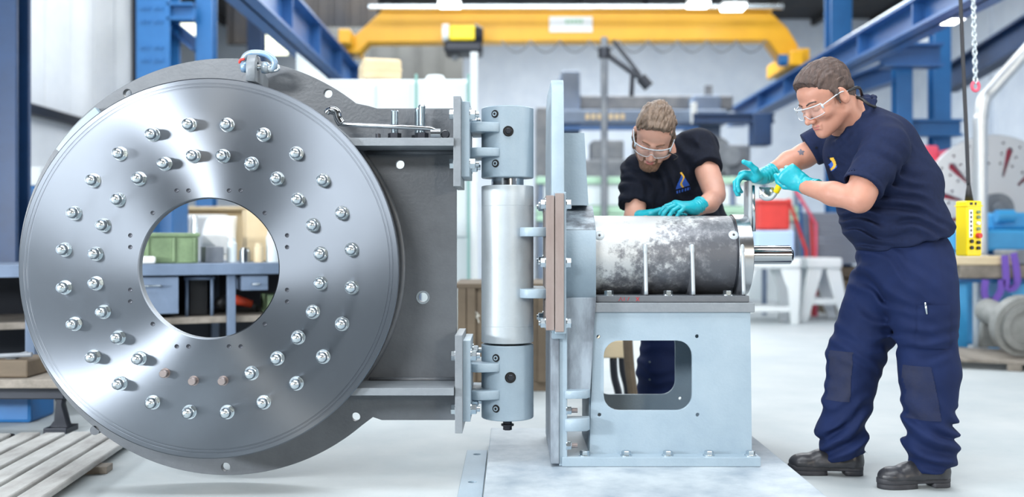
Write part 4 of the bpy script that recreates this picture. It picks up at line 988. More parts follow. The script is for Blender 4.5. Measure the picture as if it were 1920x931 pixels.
for y0, y1 in ((331, 344), (386, 400), (402, 414)):
    b = nb(); pbox(b, 1005, 1500, y0, y1, d-.03, .06, .01); obj('rail', b, M['green'], fn)
for i in range(9):
    x = 1010+i*60; b = nb(); box(b, wx_(x, d), wx_(x+8, d), d, d+.06, 0, wz_(330, d), .006); obj('post', b, M['mill'], fn)
b = nb()
for i in range(8):
    x = 1020+i*60; pbox(b, x, x+48, 345, 384, d+.01, .02); pbox(b, x, x+48, 400, 560, d+.01, .02)
obj('panel', b, M['offwhite'], fn)
# right hand middle distance
b = nb(); pbox(b, 1421, 1482, 374, 431, 11.55, .45, .03); box(b, wx_(1419, 11.55), wx_(1484, 11.55), 11.53, 12.02, wz_(380, 11.55), wz_(374, 11.55), .01); single('red_bin', b, M['red'], 'red bin stacked on the pale blue box behind the drum end', 'bin')
b = nb(); box(b, wx_(1418, 11.5), wx_(1490, 11.5), 11.5, 12.0, .762, wz_(432, 11.5), .02); single('pale_blue_box', b, mat('pale_blue_enamel', '#a9c3e4', .4), 'pale blue box carrying the red bin', 'box')
for i, (x0, y0, x1, y1, m, lb) in enumerate(((1478, 372, 1512, 470, 'red', 'red sloping strut right of the red bin'), (1500, 380, 1506, 476, 'blueweb', 'upright pale blue strut beside the red sloping strut'), (1488, 350, 1530, 420, 'pink', 'faded red sloping strut behind the fists'), (1520, 400, 1524, 476, 'red', 'short red upright strut left of the laminated stack'))):
    b = nb(); dk = 12.56+.07*i; tube(b, [q(x0, y0, dk), q(x1, y1, dk), Vector((wx_(x1, dk), dk, 0))], .022, 8); single('rack_strut', b, M[m], lb, 'strut')
# white trestles
def trestle(xp, d, wpx, hgt, label, first=None):
    if first:
        c = copy_tree(first); c.location = (wx_(xp, d), d, 0); c['label'] = label; return c
    t = thing('trestle', (wx_(xp, d), d, 0), label, 'trestle', 'white trestles'); X = wx_(xp, d); w = .21
    b = nb(); box(b, X-w, X+w, d-.14, d+.5, hgt-.13, hgt, .03); obj('top_beam', b, M['white'], t)
    for yy in (d-.08, d+.42):
        for s in (-1, 1):
            o_ = [(X+s*.02, hgt-.13), (X+s*.19, hgt-.13), (X+s*.31, 0), (X+s*.20, 0)]
            if s > 0: o_ = o_[::-1]
            b = plate(o_, [], .07, MXZ(yy), .01); obj('leg', b, M['white'], t)
        b = nb(); box(b, X-.24, X+.24, yy-.03, yy+.03, .20, .27, .01); obj('cross_bar', b, M['white'], t)
    return t
tr = trestle(1541, 12.0, 60, .76, 'white A-frame trestle nearest to the older man')
t = thing('trestle', (wx_(1440, 11.5), 11.7, 0), 'wide white trestle behind the steel shaft carrying the pale blue box', 'trestle', 'white trestles'); X = wx_(1440, 11.5); w = .38
b = nb(); box(b, X-w, X+w, 11.45, 12.05, .64, .76, .03); obj('top_beam', b, M['white'], t)
for yy in (11.5, 11.95):
    for s in (-1, 1):
        o_ = [(X+s*.14, .64), (X+s*.37, .64), (X+s*.35, 0), (X+s*.25, 0), (X+s*.23, .4)]
        if s > 0: o_ = o_[::-1]
        b = plate(o_, [], .07, MXZ(yy), .01); obj('leg', b, M['white'], t)
    b = nb(); box(b, X-.26, X+.26, yy-.03, yy+.03, .14, .20, .01); obj('cross_bar', b, M['white'], t)
t = thing('laminated_stack', (wx_(1555, 13), 13.2, 0), 'grey laminated block stack on dark timbers behind the trestles', 'stack')
b = nb()
for i in range(12): box(b, wx_(1512, 13)+.01*(i % 2), wx_(1640, 13), 13, 14, wz_(494, 13)+i*.056, wz_(494, 13)+i*.056+.050, .004)
obj('sheets', b, M['lam'], t)
b = nb(); box(b, wx_(1507, 13), wx_(1519, 13), 12.95, 14, wz_(494, 13), wz_(398, 13), .01); obj('end_frame', b, M['mill'], t)
b = nb()
for i in range(4): box(b, wx_(1555, 13), wx_(1650, 13), 13, 14, i*.16, i*.16+.13, .01)
obj('timbers', b, M['oldwood'], t)
# lathe with face plate at right
d = 10.2; fx, fz = c_at(1862, 392, d); fr = 139/F_PX*d
lt = thing('faceplate_lathe', (fx, d, 0), 'light blue lathe with a huge round slotted silver faceplate', 'lathe')
slots = []
for k in range(12):
    a = math.radians(15+30*k); ca, sa = math.cos(a), math.sin(a)
    P = lambda r, w: (fx+r*ca-w*sa, fz+r*sa+w*ca)
    slots.append([P(fr*.45, -.010), P(fr*.82, -.036), P(fr*.86, 0), P(fr*.82, .036), P(fr*.45, .010)][::-1])
for k in range(24):
    a = math.radians(7.5+15*k)
    for rr_ in (.62, .75, .9): slots.append((fx+fr*rr_*math.cos(a), fz+fr*rr_*math.sin(a), .013))
b = plate(arc(fx, fz, fr, 0, 357.5, 143), slots, .07, MXZ(d), .006); obj('faceplate', b, mat('faceplate_silver', '#b9bcc0', .35, .5), lt)
b = nb(); cyl(b, (fx, d-.12, fz), (fx, d-.02, fz), .16, seg=32); cyl(b, (fx, d-.2, fz), (fx, d-.1, fz), .07, seg=24); obj('centre_chuck', b, M['mill2'], lt, .5)
b = nb(); lathe(b, [(0, .14), (fr*.92, .14), (fr*.92, .9), (0, .9)], (fx, d, fz), (0, 1, 0), 48); obj('headstock', b, M['pink'], lt)
b = nb(); pbox(b, 1722, 1762, 272, 330, d+.3, .5, .03); obj('red_cover', b, M['pink'], lt)
b = nb(); box(b, fx-.38, fx+1.0, d+.1, d+1.1, 0, .42, .02)
box(b, wx_(1790, 9.2), wx_(2000, 9.2), 9.2, 9.8, wz_(470, 9.2), wz_(430, 9.2), .03); box(b, wx_(1795, 9.2), wx_(1835, 9.2), 9.25, 9.7, 0, wz_(470, 9.2), .03); box(b, wx_(1880, 9.2), wx_(1990, 9.2), 9.25, 9.7, 0, wz_(470, 9.2), .03); obj('bed', b, M['cyanblue'], lt)
b = nb(); cyl(b, q(1868, 405, 9.3), q(1900, 405, 9.3), .06); pbox(b, 1860, 1960, 398, 430, 9.4, .3, .03); obj('tool_post', b, M['cyanblue'], lt)
# timber rack with purple slings
d = 8.3
t = thing('timber_rack', (wx_(1880, d), d, 0), 'blue stand carrying rough timbers at the right edge', 'stand')
for x in (1792, 1905):
    b = nb(); box(b, wx_(x, d), wx_(x+34, d), d+.1, d+.5, 0, wz_(530, d), .01); obj('post', b, M['cyanblue'], t)
b = nb(); box(b, wx_(1786, d), 4.6, d+.05, d+.6, wz_(530, d), wz_(522, d), .01); obj('shelf', b, M['blue'], t)
def timber(x0, x1, y0, y1, m, lb, dd=0): b = nb(); pbox(b, x0, x1, y0, y1, d+dd, .5, .01); return single('timber_baulk', b, M[m], lb, 'timber', None)
timber(1800, 1990, 497, 521.5, 'timber', 'lower rough timber baulk on the blue stand at right')
timber(1785, 1900, 480, 496.5, 'palewood', 'upper pale timber baulk on the blue stand at right')
b = nb(); pbox(b, 1905, 1990, 468, 496.5, d, .4, .02); single('steel_offcut', b, M['mill2'], 'dark steel offcut beside the pale timber at the right edge', 'offcut')
def sling(pts, lb):
    b = nb(); P_ = spline(pts, 6)
    for a, c in zip(P_[:-1], P_[1:]):
        dv = (c-a).normalized(); w = Vector((0, 1, 0)).cross(dv).normalized()*.028; n = Vector((0, .006, 0))
        v = [b.verts.new(x) for x in (a-w-n, a+w-n, c+w-n, c-w-n, a-w+n, a+w+n, c+w+n, c-w+n)]
        for f in ((0, 1, 2, 3), (7, 6, 5, 4), (0, 4, 5, 1), (1, 5, 6, 2), (2, 6, 7, 3), (3, 7, 4, 0)): b.faces.new([v[i] for i in f])
    return single('lifting_sling', b, M['purple'], lb, 'sling', 'purple slings over the timbers')
dd = d-.03
sling([q(1884, 478, dd), q(1886, 510, dd), q(1888, 536, dd), q(1897, 541, dd), q(1907, 530, dd), q(1905, 500, dd), q(1900, 474, dd)], 'purple lifting sling looped over the timbers at the right edge')
sling([q(1848, 524, dd), q(1846, 548, dd), q(1852, 562, dd), q(1864, 562, dd), q(1876, 545, dd), q(1878, 524, dd)], 'purple sling loop hanging lower, left of the other one')
# castings on pallet lower right
t = thing('wooden_pallet', (wx_(1880, 7.6), 7.6, 0), 'rough wooden pallet under the grey casting at right', 'pallet')
Tp = Matrix.Translation((wx_(1905, 7.7), 7.78, 0)) @ Matrix.Rotation(math.radians(-26), 4, 'Z')
for i in range(6): b = nb(); box(b, -.6, .7, -.45+i*.155, -.45+i*.155+.13, .05, .075, .004, M=Tp); obj('board', b, M['timber'], t)
for i in range(3): b = nb(); box(b, -.58+i*.55, -.48+i*.55, -.45, .46, 0, .05, .004, M=Tp); obj('bearer', b, M['timber'], t)
t = thing('flanged_casting', (wx_(1880, 7.8), 7.9, .08), 'rough grey flanged pipe casting lying on the pallet', 'casting')
ca, cb = q(1850, 612, 8.1), q(1915, 632, 7.6); ca.z = .40; cb.z = .32
b = nb(); lathe(b, [(0, 0), (.10, 0), (.10, .45), (.15, .5), (0, .5)], ca, cb-ca, 32); obj('pipe', b, M['casting'], t, .6)
b = nb(); cyl(b, cb-(cb-ca).normalized()*.05, cb+(cb-ca).normalized()*.04, .23, seg=40); lathe(b, [(.13, .03), (.18, .03), (.18, .07), (.13, .07)], cb, cb-ca, 32, closed=True); obj('flange', b, M['casting'], t, .6)
b = plate([c_at(*p, 8.1) for p in ((1840, 592), (1900, 578), (1930, 585), (1930, 650), (1836, 650))][::-1], [], .08, MXZ(8.1), .01); obj('side_plate', b, M['casting'], t)
# pipes, chain, pendant
b = nb(); tube(b, spline([Vector((wx_(1838, 9), 9, 0)), q(1838, 270, 9), q(1840, 215, 9), q(1846, 185, 9), q(1862, 165, 9), q(1925, 95, 8.95), q(2010, 0, 8.9)], 5), .062, 20); single('steel_duct', b, mat('duct_steel', '#c5c9cc', .38, .8), 'shiny bent steel duct pipe at the right edge', 'pipe', smooth=3)
ch = thing('lifting_chain', q(1827, 150, 5.6), 'bright link chain ending in a pink safety hook at upper right', 'chain')
b = nb(); D_ = 5.6
for i in range(34):
    zc_ = wz_(150, D_)+i*.0255; X = wx_(1829-i*.22, D_); R_ = Matrix.Rotation(math.pi/2*(i % 2), 3, 'Z')
    pts_ = [Vector((X, D_, zc_))+R_ @ Vector((.011*math.cos(a), 0, .019*math.sin(a))) for a in np.linspace(0, 2*math.pi, 13)[:-1]]
    tube(b, pts_, .0048, 6, closed=True)
obj('links', b, M['zinc'], ch, 3)
b = nb(); p = q(1829, 160, D_); tube(b, [p+Vector((.020*math.cos(a), 0, .026*math.sin(a)-.005)) for a in np.linspace(-4.2, 1.2, 16)], .009, 8); obj('hook', b, M['pink'], ch, 3)
pn = thing('pendant_control', q(1817, 480, 5.0), 'bright yellow crane pendant control hanging beside the older man', 'control pendant')
D_ = 5.0; Tt = Matrix.Translation(q(1817.5, 428, D_)) @ Matrix.Rotation(math.radians(18), 4, 'Z')
hw, hh = .047, .138
b = nb(); box(b, -hw, hw, -.035, .045, -hh, hh, .008, M=Tt); box(b, -hw-.003, hw+.003, -.038, .048, hh-.028, hh-.022, .001, M=Tt); pb_ = obj('case', b, M['yellow2'], pn)
def onface(u, v): return Tt @ Vector((u, -.036, v))
for i, v in enumerate((.082, .056, .026, -.002, -.036, -.070, -.098)):
    m = (M['greensteel'], M['greensteel'], M['white'], M['greensteel'], M['red'], M['black'], M['black'])[i]
    if i == 5: pass
    b = nb(); p = onface(.018, v); cyl(b, p, Tt @ Vector((.018, -.048 if i != 4 else -.056, v)), .0085 if i != 4 else .013, seg=18); obj('push_button', b, m, pn, .5)
for i, v in enumerate((-.064, -.096)):
    b = nb(); cyl(b, onface(-.022, v), Tt @ Vector((-.022, -.046, v)), .009, seg=18); obj('push_button', b, M['black'], pn, .5)
b = nb(); box(b, -.034, -.012, -.037, -.0352, -.045, .092, .0003, M=Tt); lab = obj('label_strip', b, M['paper'], pn)
b = nb()
for i in range(6): v = .078-i*.022; box(b, -.029, -.017, -.0378, -.0371, v-.003, v+.003, M=Tt); box(b, -.025, -.021, -.0378, -.0371, v-.008, v+.008, M=Tt)
obj('arrow_marks', b, M['black'], lab)
b = nb(); box(b, -.03, -.012, -.0365, -.0352, .116, .13, M=Tt); box(b, .0, .012, -.0365, -.0352, .116, .13, M=Tt); obj('digits', b, M['black'], pn)
b = nb(); tube(b, [q(1817, 378, D_+.005), q(1816, 345, D_+.005)], [.022, .009], 14); obj('cable_gland', b, M['black'], pn, 3)
b = nb(); tube(b, spline([q(1816, 350, D_+.005), q(1812, 250, D_), q(1806, 120, D_), q(1801, 0, D_), q(1799, -40, D_)], 6), .0095, 10); obj('cable', b, M['cable'], pn, 3)
# ------------------------------------------------------------ people
def head_frame(c, yaw, pitch, roll, s):
    """face looks along local +y; yaw 0 = towards the camera, positive = towards screen left"""
    R = Matrix.Rotation(math.radians(180-yaw), 3, 'Z') @ Matrix.Rotation(math.radians(-pitch), 3, 'X') @ Matrix.Rotation(math.radians(roll), 3, 'Y')
    return Matrix.Translation(c) @ R.to_4x4(), s
def head_prims(beardy=False):
    P = [EL((0, -.018, .040), (.077, .097, .083), k=.01), EL((0, .030, -.010), (.066, .062, .085), k=.02), EL((0, .035, .045), (.066, .055, .045), k=.02),
         RC((-.046, .0, -.060), (-.012, .068, -.097), .026, .018, k=.03), RC((.046, .0, -.060), (.012, .068, -.097), .026, .018, k=.03),
         EL((0, .045, -.075), (.045, .042, .036), k=.02), EL((0, .079, -.101), (.017, .014, .013), k=.015),
         RC((-.034, .083, .018), (-.006, .090, .014), .009, .010, k=.012), RC((.034, .083, .018), (.006, .090, .014), .009, .010, k=.012),
         EL((-.041, .066, -.030), (.022, .020, .018), k=.02), EL((.041, .066, -.030), (.022, .020, .018), k=.02)]
    for s in (-1, 1):
        P += [EL((s*.031, .098, -.002), (.017, .016, .012), k=.014, op='sub'), EL((s*.031, .079, -.002), (.0145, .0125, .0115), k=.003),
              RC((s*.018, .0895, -.0035), (s*.044, .083, -.0045), .0022, k=.002)]
    P += [RC((0, .088, .010), (0, .112, -.034), .0075, .0105, k=.012), EL((0, .114, -.037), (.011, .011, .010), k=.006)]
    for s in (-1, 1): P += [EL((s*.0125, .102, -.041), (.0085, .012, .0085), k=.006), EL((s*.006, .110, -.048), (.003, .005, .003), k=.003, op='sub')]
    P += [EL((0, .090, -.052), (.010, .008, .010), k=.012), RC((-.019, .0865, -.0645), (.019, .0865, -.0645), .0052, k=.006), RC((0, .094, -.0640), (0, .094, -.0645), .0055, k=.006),
          RC((-.016, .0870, -.0745), (.016, .0870, -.0745), .0062, k=.006), RC((-.022, .0960, -.0695), (.022, .0960, -.0695), .0014, k=.003, op='sub'),
          RC((-.014, .098, -.084), (.014, .098, -.084), .004, k=.008, op='sub')]
    for s in (-1, 1):
        P += [EL((s*.080, -.008, -.004), (.008, .019, .033), R=Matrix.Rotation(s*.30, 3, 'Z') @ Matrix.Rotation(-.15, 3, 'X'), k=.006),
              EL((s*.089, -.004, .000), (.006, .010, .020), R=Matrix.Rotation(s*.30, 3, 'Z'), k=.004, op='sub')]
    P += [RC((0, -.032, -.030), (0, -.050, -.10), .062, .062, k=.02)]
    return P
def hair_prims(back=.0):
    c = [((0, .074, .090), (0, .83, -.56)), ((0, -.06, -.062), (0, .10, -1))]
    return [EL((0, -.020, .046), (.0810, .1025, .092), k=.01, cut=c), EL((0, .020, .070), (.070, .078, .062), k=.02, cut=[((0, .076, .092), (0, .80, -.60))]),
            EL((0, -.052, -.015), (.064, .060, .066), k=.02, cut=c+[((0, -.012, 0), (0, 1, 0))]),
            RC((-.079, .012, .02), (-.077, .014, -.020), .007, .003, k=.012), RC((.079, .012, .02), (.077, .014, -.020), .007, .003, k=.012)]
def hairmod(Mi, amp):
    I = Mi.inverted()
    def f(x, y, z):
        lx = I[0][0]*x+I[0][1]*y+I[0][2]*z+I[0][3]; ly = I[1][0]*x+I[1][1]*y+I[1][2]*z+I[1][3]; lz = I[2][0]*x+I[2][1]*y+I[2][2]*z+I[2][3]
        return amp*(vnoise(lx*170+lz*60, ly*45+9, lz*60+lx*30)-.5)+amp*.9*(vnoise(lx*60+5, ly*22, lz*30)-.5)
    return f
def dirs(d, back):
    x = Vector(d).normalized(); z = Vector(back); z = (z-x*z.dot(x)).normalized(); y = z.cross(x); return x, y, z
def hand_prims(w, d, back, side, s=1.0, curls=None, thumb=None, spread=0.0, cuff=None, r=1.0):
    """side=+1: thumb towards local +y (z cross x)"""
    x, y, z = dirs(d, back); y = y*side
    L = lambda a, b, c: Vector(w)+(x*a+y*b+z*c)*s
    P = [RC(L(.015, .0, 0), L(.03, .0, 0), .030*s, .032*s, k=.02, flat=(z, .62)),
         RC(L(.035, .018, 0), L(.088, .026, .0), .024*s, .019*s, k=.02, flat=(z, .75)), RC(L(.035, -.014, 0), L(.082, -.024, -.0), .024*s, .018*s, k=.02, flat=(z, .75)),
         RC(L(.05, .0, .0), L(.088, .002, .003), .026*s, .018*s, k=.02, flat=(z, .7)), EL(L(.04, .024, -.014), (.020*s,)*3, k=.015)]
    curls = curls or [(25, 25, 15)]*4
    ln = [(.043, .026, .021), (.047, .030, .022), (.043, .028, .022), (.034, .021, .019)]
    by = [.032, .0105, -.0115, -.032]; bx = [.090, .094, .089, .079]; rr = [.0092, .0095, .0090, .0080]
    for i in range(4):
        p = L(bx[i], by[i], 0); a = 0; sp = math.radians(spread*(1.5-i))
        fx = (x*math.cos(sp)+y*math.sin(sp)).normalized(); R_ = rr[i]*s*r
        P.append(RC(L(bx[i]-.02, by[i]*.95, .001), p, R_*1.15, R_*1.12, k=.008))
        for j in range(3):
            a += math.radians(curls[i][j]); dd_ = fx*math.cos(a)-z*math.sin(a); q_ = p+dd_*ln[i][j]*s
            P.append(RC(p, q_, R_*(1.08-.08*j), R_*(1.0-.10*j), k=.0035)); p = q_
    t = thumb or [(.7, .7, -.25), (.85, .45, -.3), (.95, .2, -.3)]
    p = L(.028, .026, -.008); tl_ = (.042, .034, .027)
    for j in range(3):
        v = t[j]; dd_ = (x*v[0]+y*v[1]+z*v[2]).normalized(); q_ = p+dd_*tl_[j]*s
        P.append(RC(p, q_, (.0155, .0118, .0105)[j]*s*r, (.0120, .0108, .0092)[j]*s*r, k=.006)); p = q_
    if cuff is not None:
        c = Vector(cuff); v = (c-Vector(w)).normalized()
        P.append(RC(L(.02, 0, 0), Vector(w)+v*.03*s, .031*s, .033*s, k=.015)); P.append(RC(Vector(w)+v*.005, Vector(w)+v*.085*s, .033*s, .039*s, k=.01, cut=[(Vector(w)+v*.058*s, v)]))
        P.append(RC(Vector(w)+v*.052*s, Vector(w)+v*.058*s, .0395*s, .0395*s, k=.002, cut=[(Vector(w)+v*.058*s, v), (Vector(w)+v*.052*s, -v)]))
    return P
def cuffmod(w, c):
    w = Vector(w); v = (Vector(c)-w).normalized()
    def f(x, y, z):
        t = (x-w.x)*v.x+(y-w.y)*v.y+(z-w.z)*v.z
        return .0012*np.sin(t*420+4*vnoise(x*60, y*60, z*60))*np.clip((t+.01)*60, 0, 1)
    return f
def folds(c, r, amp, kvec, warp=2.5, wf=9, sharp=1.6):
    """cloth folds running across kvec, fading away from c"""
    c = Vector(c); kv = Vector(kvec)
    def f(x, y, z):
        g = np.exp(-((x-c.x)**2+(y-c.y)**2+(z-c.z)**2)/(r*r))
        ph = .62*(x*kv.x+y*kv.y+z*kv.z)+warp*2.4*vnoise(x*wf+3, y*wf, z*wf+7)
        m = np.clip(vnoise(x*11+40, y*11, z*11)*2.6-.45, 0, 1)
        return 1.5*amp*g*m*(1-np.abs(np.sin(ph))**sharp*2)*1.0
    return f
def soft(amp, fr): return lambda x, y, z: amp*(vnoise(x*fr, y*fr+11, z*fr*.8)-.5)
def qs(x, y, d): p = q(x, y, d); p.y = 3.0; return p
def boot(par, ankle, heading, zfloor=0.0, s=1.0):
    a = math.atan2(heading[1], heading[0]); T = Matrix.Translation((ankle[0], ankle[1], zfloor)) @ Matrix.Rotation(a, 4, 'Z')
    P = [RC((-.010, 0, .075), (-.012, 0, .165), .050, .052, k=.03), RC((-.015, 0, .060), (.12, 0, .066), .050, .046, k=.03), RC((.10, 0, .055), (.185, .004, .050), .050, .046, k=.03, flat=((0, 0, 1), .85)),
         EL((.205, .004, .052), (.056, .050, .036), k=.015), RC((-.015, 0, .050), (.20, 0, .038), .046, .046, k=.02)]
    me = sdf_mesh(xf(P, T, s), .005, [lambda x, y, z: .003*(vnoise(x*40, y*40, z*60)-.5)], [((0, 0, zfloor+.034), (0, 0, -1))])
    o = obj('boot', me, M['leather'], par)
    ol = [(-.066, .0), (-.060, .028), (-.035, .043), (.02, .040), (.08, .038), (.14, .050), (.20, .053), (.245, .040), (.264, .012), (.262, -.014), (.240, -.038), (.20, -.050), (.14, -.049), (.08, -.038), (.02, -.040), (-.035, -.043), (-.060, -.028)]
    ol = [(v.x, v.y) for v in spline([(x, y, 0) for x, y in ol+ol[:1]], 3)[:-1]]
    b = plate([(x*s, y*s) for x, y in ol][::-1], [], .022, T @ MXY(.030), .004)
    lo1 = [(x, y) for x, y in ol if x > .085]; lo2 = [(x, y) for x, y in ol if x < .02]
    b1 = plate([(x*s*.99, y*s*.97) for x, y in lo1][::-1], [], .019, T @ MXY(.0105), .002); b2 = plate([(x*s*.99, y*s*.97) for x, y in lo2][::-1], [], .019, T @ MXY(.0105), .002)
    obj('sole', join_bm(b, b1, b2), M['sole'], o)
    b = nb()
    for k, xx in enumerate((.070, .095, .118)):
        zt_ = .112-.15*(xx-.07)
        pts_ = [T @ (Vector((xx, yy*.034, zt_-(yy*yy)*.022))*s) for yy in (-1, -.5, 0, .5, 1)]; tube(b, spline(pts_, 3), .0028, 6)
    obj('lace', b, M['black'], o, 3)
    return o
def glasses(par, T, s):
    g = obj('frame', tube(nb(), [T @ (Vector(p)*s) for p in spline([(-.083, -.004, .004), (-.079, .045, .008), (-.070, .088, .008), (-.045, .108, .008), (0, .117, .006), (.045, .108, .008), (.070, .088, .008), (.079, .045, .008), (.083, -.004, .004)], 4)], .0022, 8), mat('clear_frame', '#c9d4dc', .15), None, 3)
    return g
def safety_glasses(par, T, s):
    b = nb(); row = []
    for sx in np.linspace(-1, 1, 25):
        a = sx*1.12; x = .070*math.sin(a)/math.sin(1.12); y = .062+.054*math.cos(a)*1.0; 
        cut = max(0, 1-(sx/.16)**2)
        zt_, zb_ = .014, -.026+.016*cut-.006*abs(sx)**3*-1
        row.append((b.verts.new(T @ (Vector((x, y, zt_))*s)), b.verts.new(T @ (Vector((x, y+.004, (zt_+zb_)/2))*s)), b.verts.new(T @ (Vector((x, y, zb_))*s))))
    for A, B in zip(row[:-1], row[1:]):
        b.faces.new((A[0], A[1], B[1], B[0])); b.faces.new((A[1], A[2], B[2], B[1]))
    bmesh.ops.solidify(b, geom=b.faces, thickness=.0016)
    top = [(.071*math.sin(a)/math.sin(1.12), .062+.054*math.cos(a), .0145) for a in np.linspace(-1.12, 1.12, 21)]
    lens = None
    fb = nb(); tube(fb, [T @ (Vector(p)*s) for p in top], .0022, 8)
    bot = [(.071*math.sin(a)/math.sin(1.12), .062+.054*math.cos(a), -.026+.016*max(0, 1-(a/1.12/.16)**2)+.006*abs(a/1.12)**3) for a in np.linspace(-1.12, 1.12, 31)]
    tube(fb, [T @ (Vector(p)*s) for p in bot], .0012, 6)
    f = obj('safety_glasses', fb, M['clearframe'], par, 3)
    obj('lens', b, M['glass'], f, 3)
    for sg in (-1, 1):
        pb = nb(); tube(pb, [T @ (Vector(p)*s) for p in spline([(sg*.071, .085, .006), (sg*.080, .050, .010), (sg*.085, .0, .012), (sg*.083, -.03, .0)], 4)], .0022, 8)
        tube(pb, [T @ (Vector(p)*s) for p in ((sg*.071, .086, .012), (sg*.072, .085, -.004))], .004, 8)
        obj('temple_arm', pb, M['clearframe'], f, 3)
    return f
M['clearframe'] = mat('clear_grey_plastic', '#b9c6d0', .12)
def triangle_logo(par, mesh, off, origin, u, v, scale):
    S_ = scale
    tri = lambda a, b_: (-.5*S_ < b_ < .5*S_) and abs(a) < (.5*S_-b_)*.58
    sw = lambda a, b_: abs(a-.10*S_*math.sin(b_/S_*7)) < .07*S_ and -.5*S_ < b_ < .62*S_
    t = lambda a, b_: tri(a, b_) and not sw(a, b_)
    lg = decal('chest_logo', mesh, off, origin, (0, 1, 0), u, v, t, S_*.7, .0022, M['logo_blue'], par)
    decal('logo_swoosh', mesh, off, origin, (0, 1, 0), u, v, sw, S_*.7, .0022, M['logo_yellow'], par)
    txt = lambda a, b_: -.80*S_ < b_ < -.62*S_ and abs(a) < .62*S_ and (int((a+1)/(.075*S_)) % 3 != 0)
    decal('logo_lettering', mesh, off, origin, (0, 1, 0), u, v, txt, S_*.9, .0020, M['logo_blue'], par)

# ---------- older man at the right, side on, leaning on the tool
pr = thing('person', (q(1700, 450, 4.03).x, 4.03, 0), 'standing man in navy polo shirt and trousers leaning left, gripping the yellow handle', 'person')
HT, HS = head_frame(q(1549, 184, 3.95), 68, 31, 0, 1.11)
Lsh, Rsh = q(1652, 278, 3.86), q(1580, 250, 4.20)
Lel, Rel = q(1611, 375, 3.78), q(1508, 292, 4.24)
Lw, Rw = q(1512, 351, 3.95), q(1432, 331, 4.18)
neckb = q(1603, 232, 4.03)
prims = xf(head_prims(), HT, HS)
hl_ = lambda x, y, z: HT @ (Vector((x, y, z))*HS)
upper = [RC(hl_(0, -.035, -.045), neckb, .066, .074, k=.03)]
body = [RC(neckb, q(1690, 440, 4.03), .10, .13, k=.04), RC(Lsh, Rsh, .055, k=.04),
        RC(Lsh, Lel, .060, .046, k=.03), RC(q(1624, 330, 3.81), q(1616, 362, 3.79), .056, .050, k=.03), RC(Lel, q(1562, 363, 3.85), .045, .045, k=.02), RC(q(1562, 363, 3.85), Lw, .045, .030, k=.02),
        RC(Rsh, Rel, .058, .050, k=.03), RC(Rel, q(1480, 305, 4.22), .050, .048, k=.02), RC(q(1480, 305, 4.22), Rw, .048, .031, k=.02),
        RC(q(1690, 470, 4.03), q(1700, 520, 4.03), .14, k=.04), RC(q(1722, 540, 3.94), q(1742, 690, 3.93), .095, .07, k=.04), RC(q(1742, 690, 3.93), q(1750, 860, 3.92), .065, .05, k=.03),
        RC(q(1655, 540, 4.12), q(1606, 680, 4.13), .095, .07, k=.04), RC(q(1606, 680, 4.13), q(1584, 850, 4.13), .065, .05, k=.03)]
me1 = sdf_mesh(prims+upper, .0030); me2 = sdf_mesh(upper+body, .0085)
bj = nb(); bj.from_mesh(me1); bj.from_mesh(me2); bpy.data.meshes.remove(me1); bpy.data.meshes.remove(me2)
body1 = obj('body', bj, M['skin'], pr, 3.14)
hme = sdf_mesh(xf(hair_prims(), HT, HS), .0030, [hairmod(HT, .007)]); obj('hair', hme, M['hair'], pr)
eb = nb()
for s in (-1, 1): tube(eb, [hl_(*p) for p in spline([(s*.012, .0995, .020), (s*.028, .0955, .026), (s*.046, .080, .022)], 4)], [.0026]*4+[.0032]*4+[.0018], 8)
obj('eyebrow', eb, M['hair'], pr, 3)
lb_ = nb(); tube(lb_, [hl_(*p) for p in spline([(-.020, .0885, -.0665), (-.008, .0925, -.0645), (0, .0935, -.0655), (.008, .0925, -.0645), (.020, .0885, -.0665)], 3)], [.002]+[.0042]*11+[.002], 8)
tube(lb_, [hl_(*p) for p in spline([(-.017, .089, -.0735), (0, .0925, -.0750), (.017, .089, -.0735)], 3)], [.002]+[.0045]*5+[.002], 8); obj('lips', lb_, M['lip'], pr, 3)
safety_glasses(pr, HT, HS)
b = nb(); tube(b, spline([hl_(.083, -.03, .0), hl_(.07, -.075, -.02), q(1606, 182, 3.93), q(1630, 196, 3.90), q(1641, 200, 3.93)], 5), .006, 8); tube(b, spline([hl_(-.083, -.03, .0), hl_(-.06, -.10, -.02), q(1620, 190, 4.1), q(1641, 200, 3.98)], 5), .006, 8); obj('glasses_cord', b, M['black'], pr, 3)
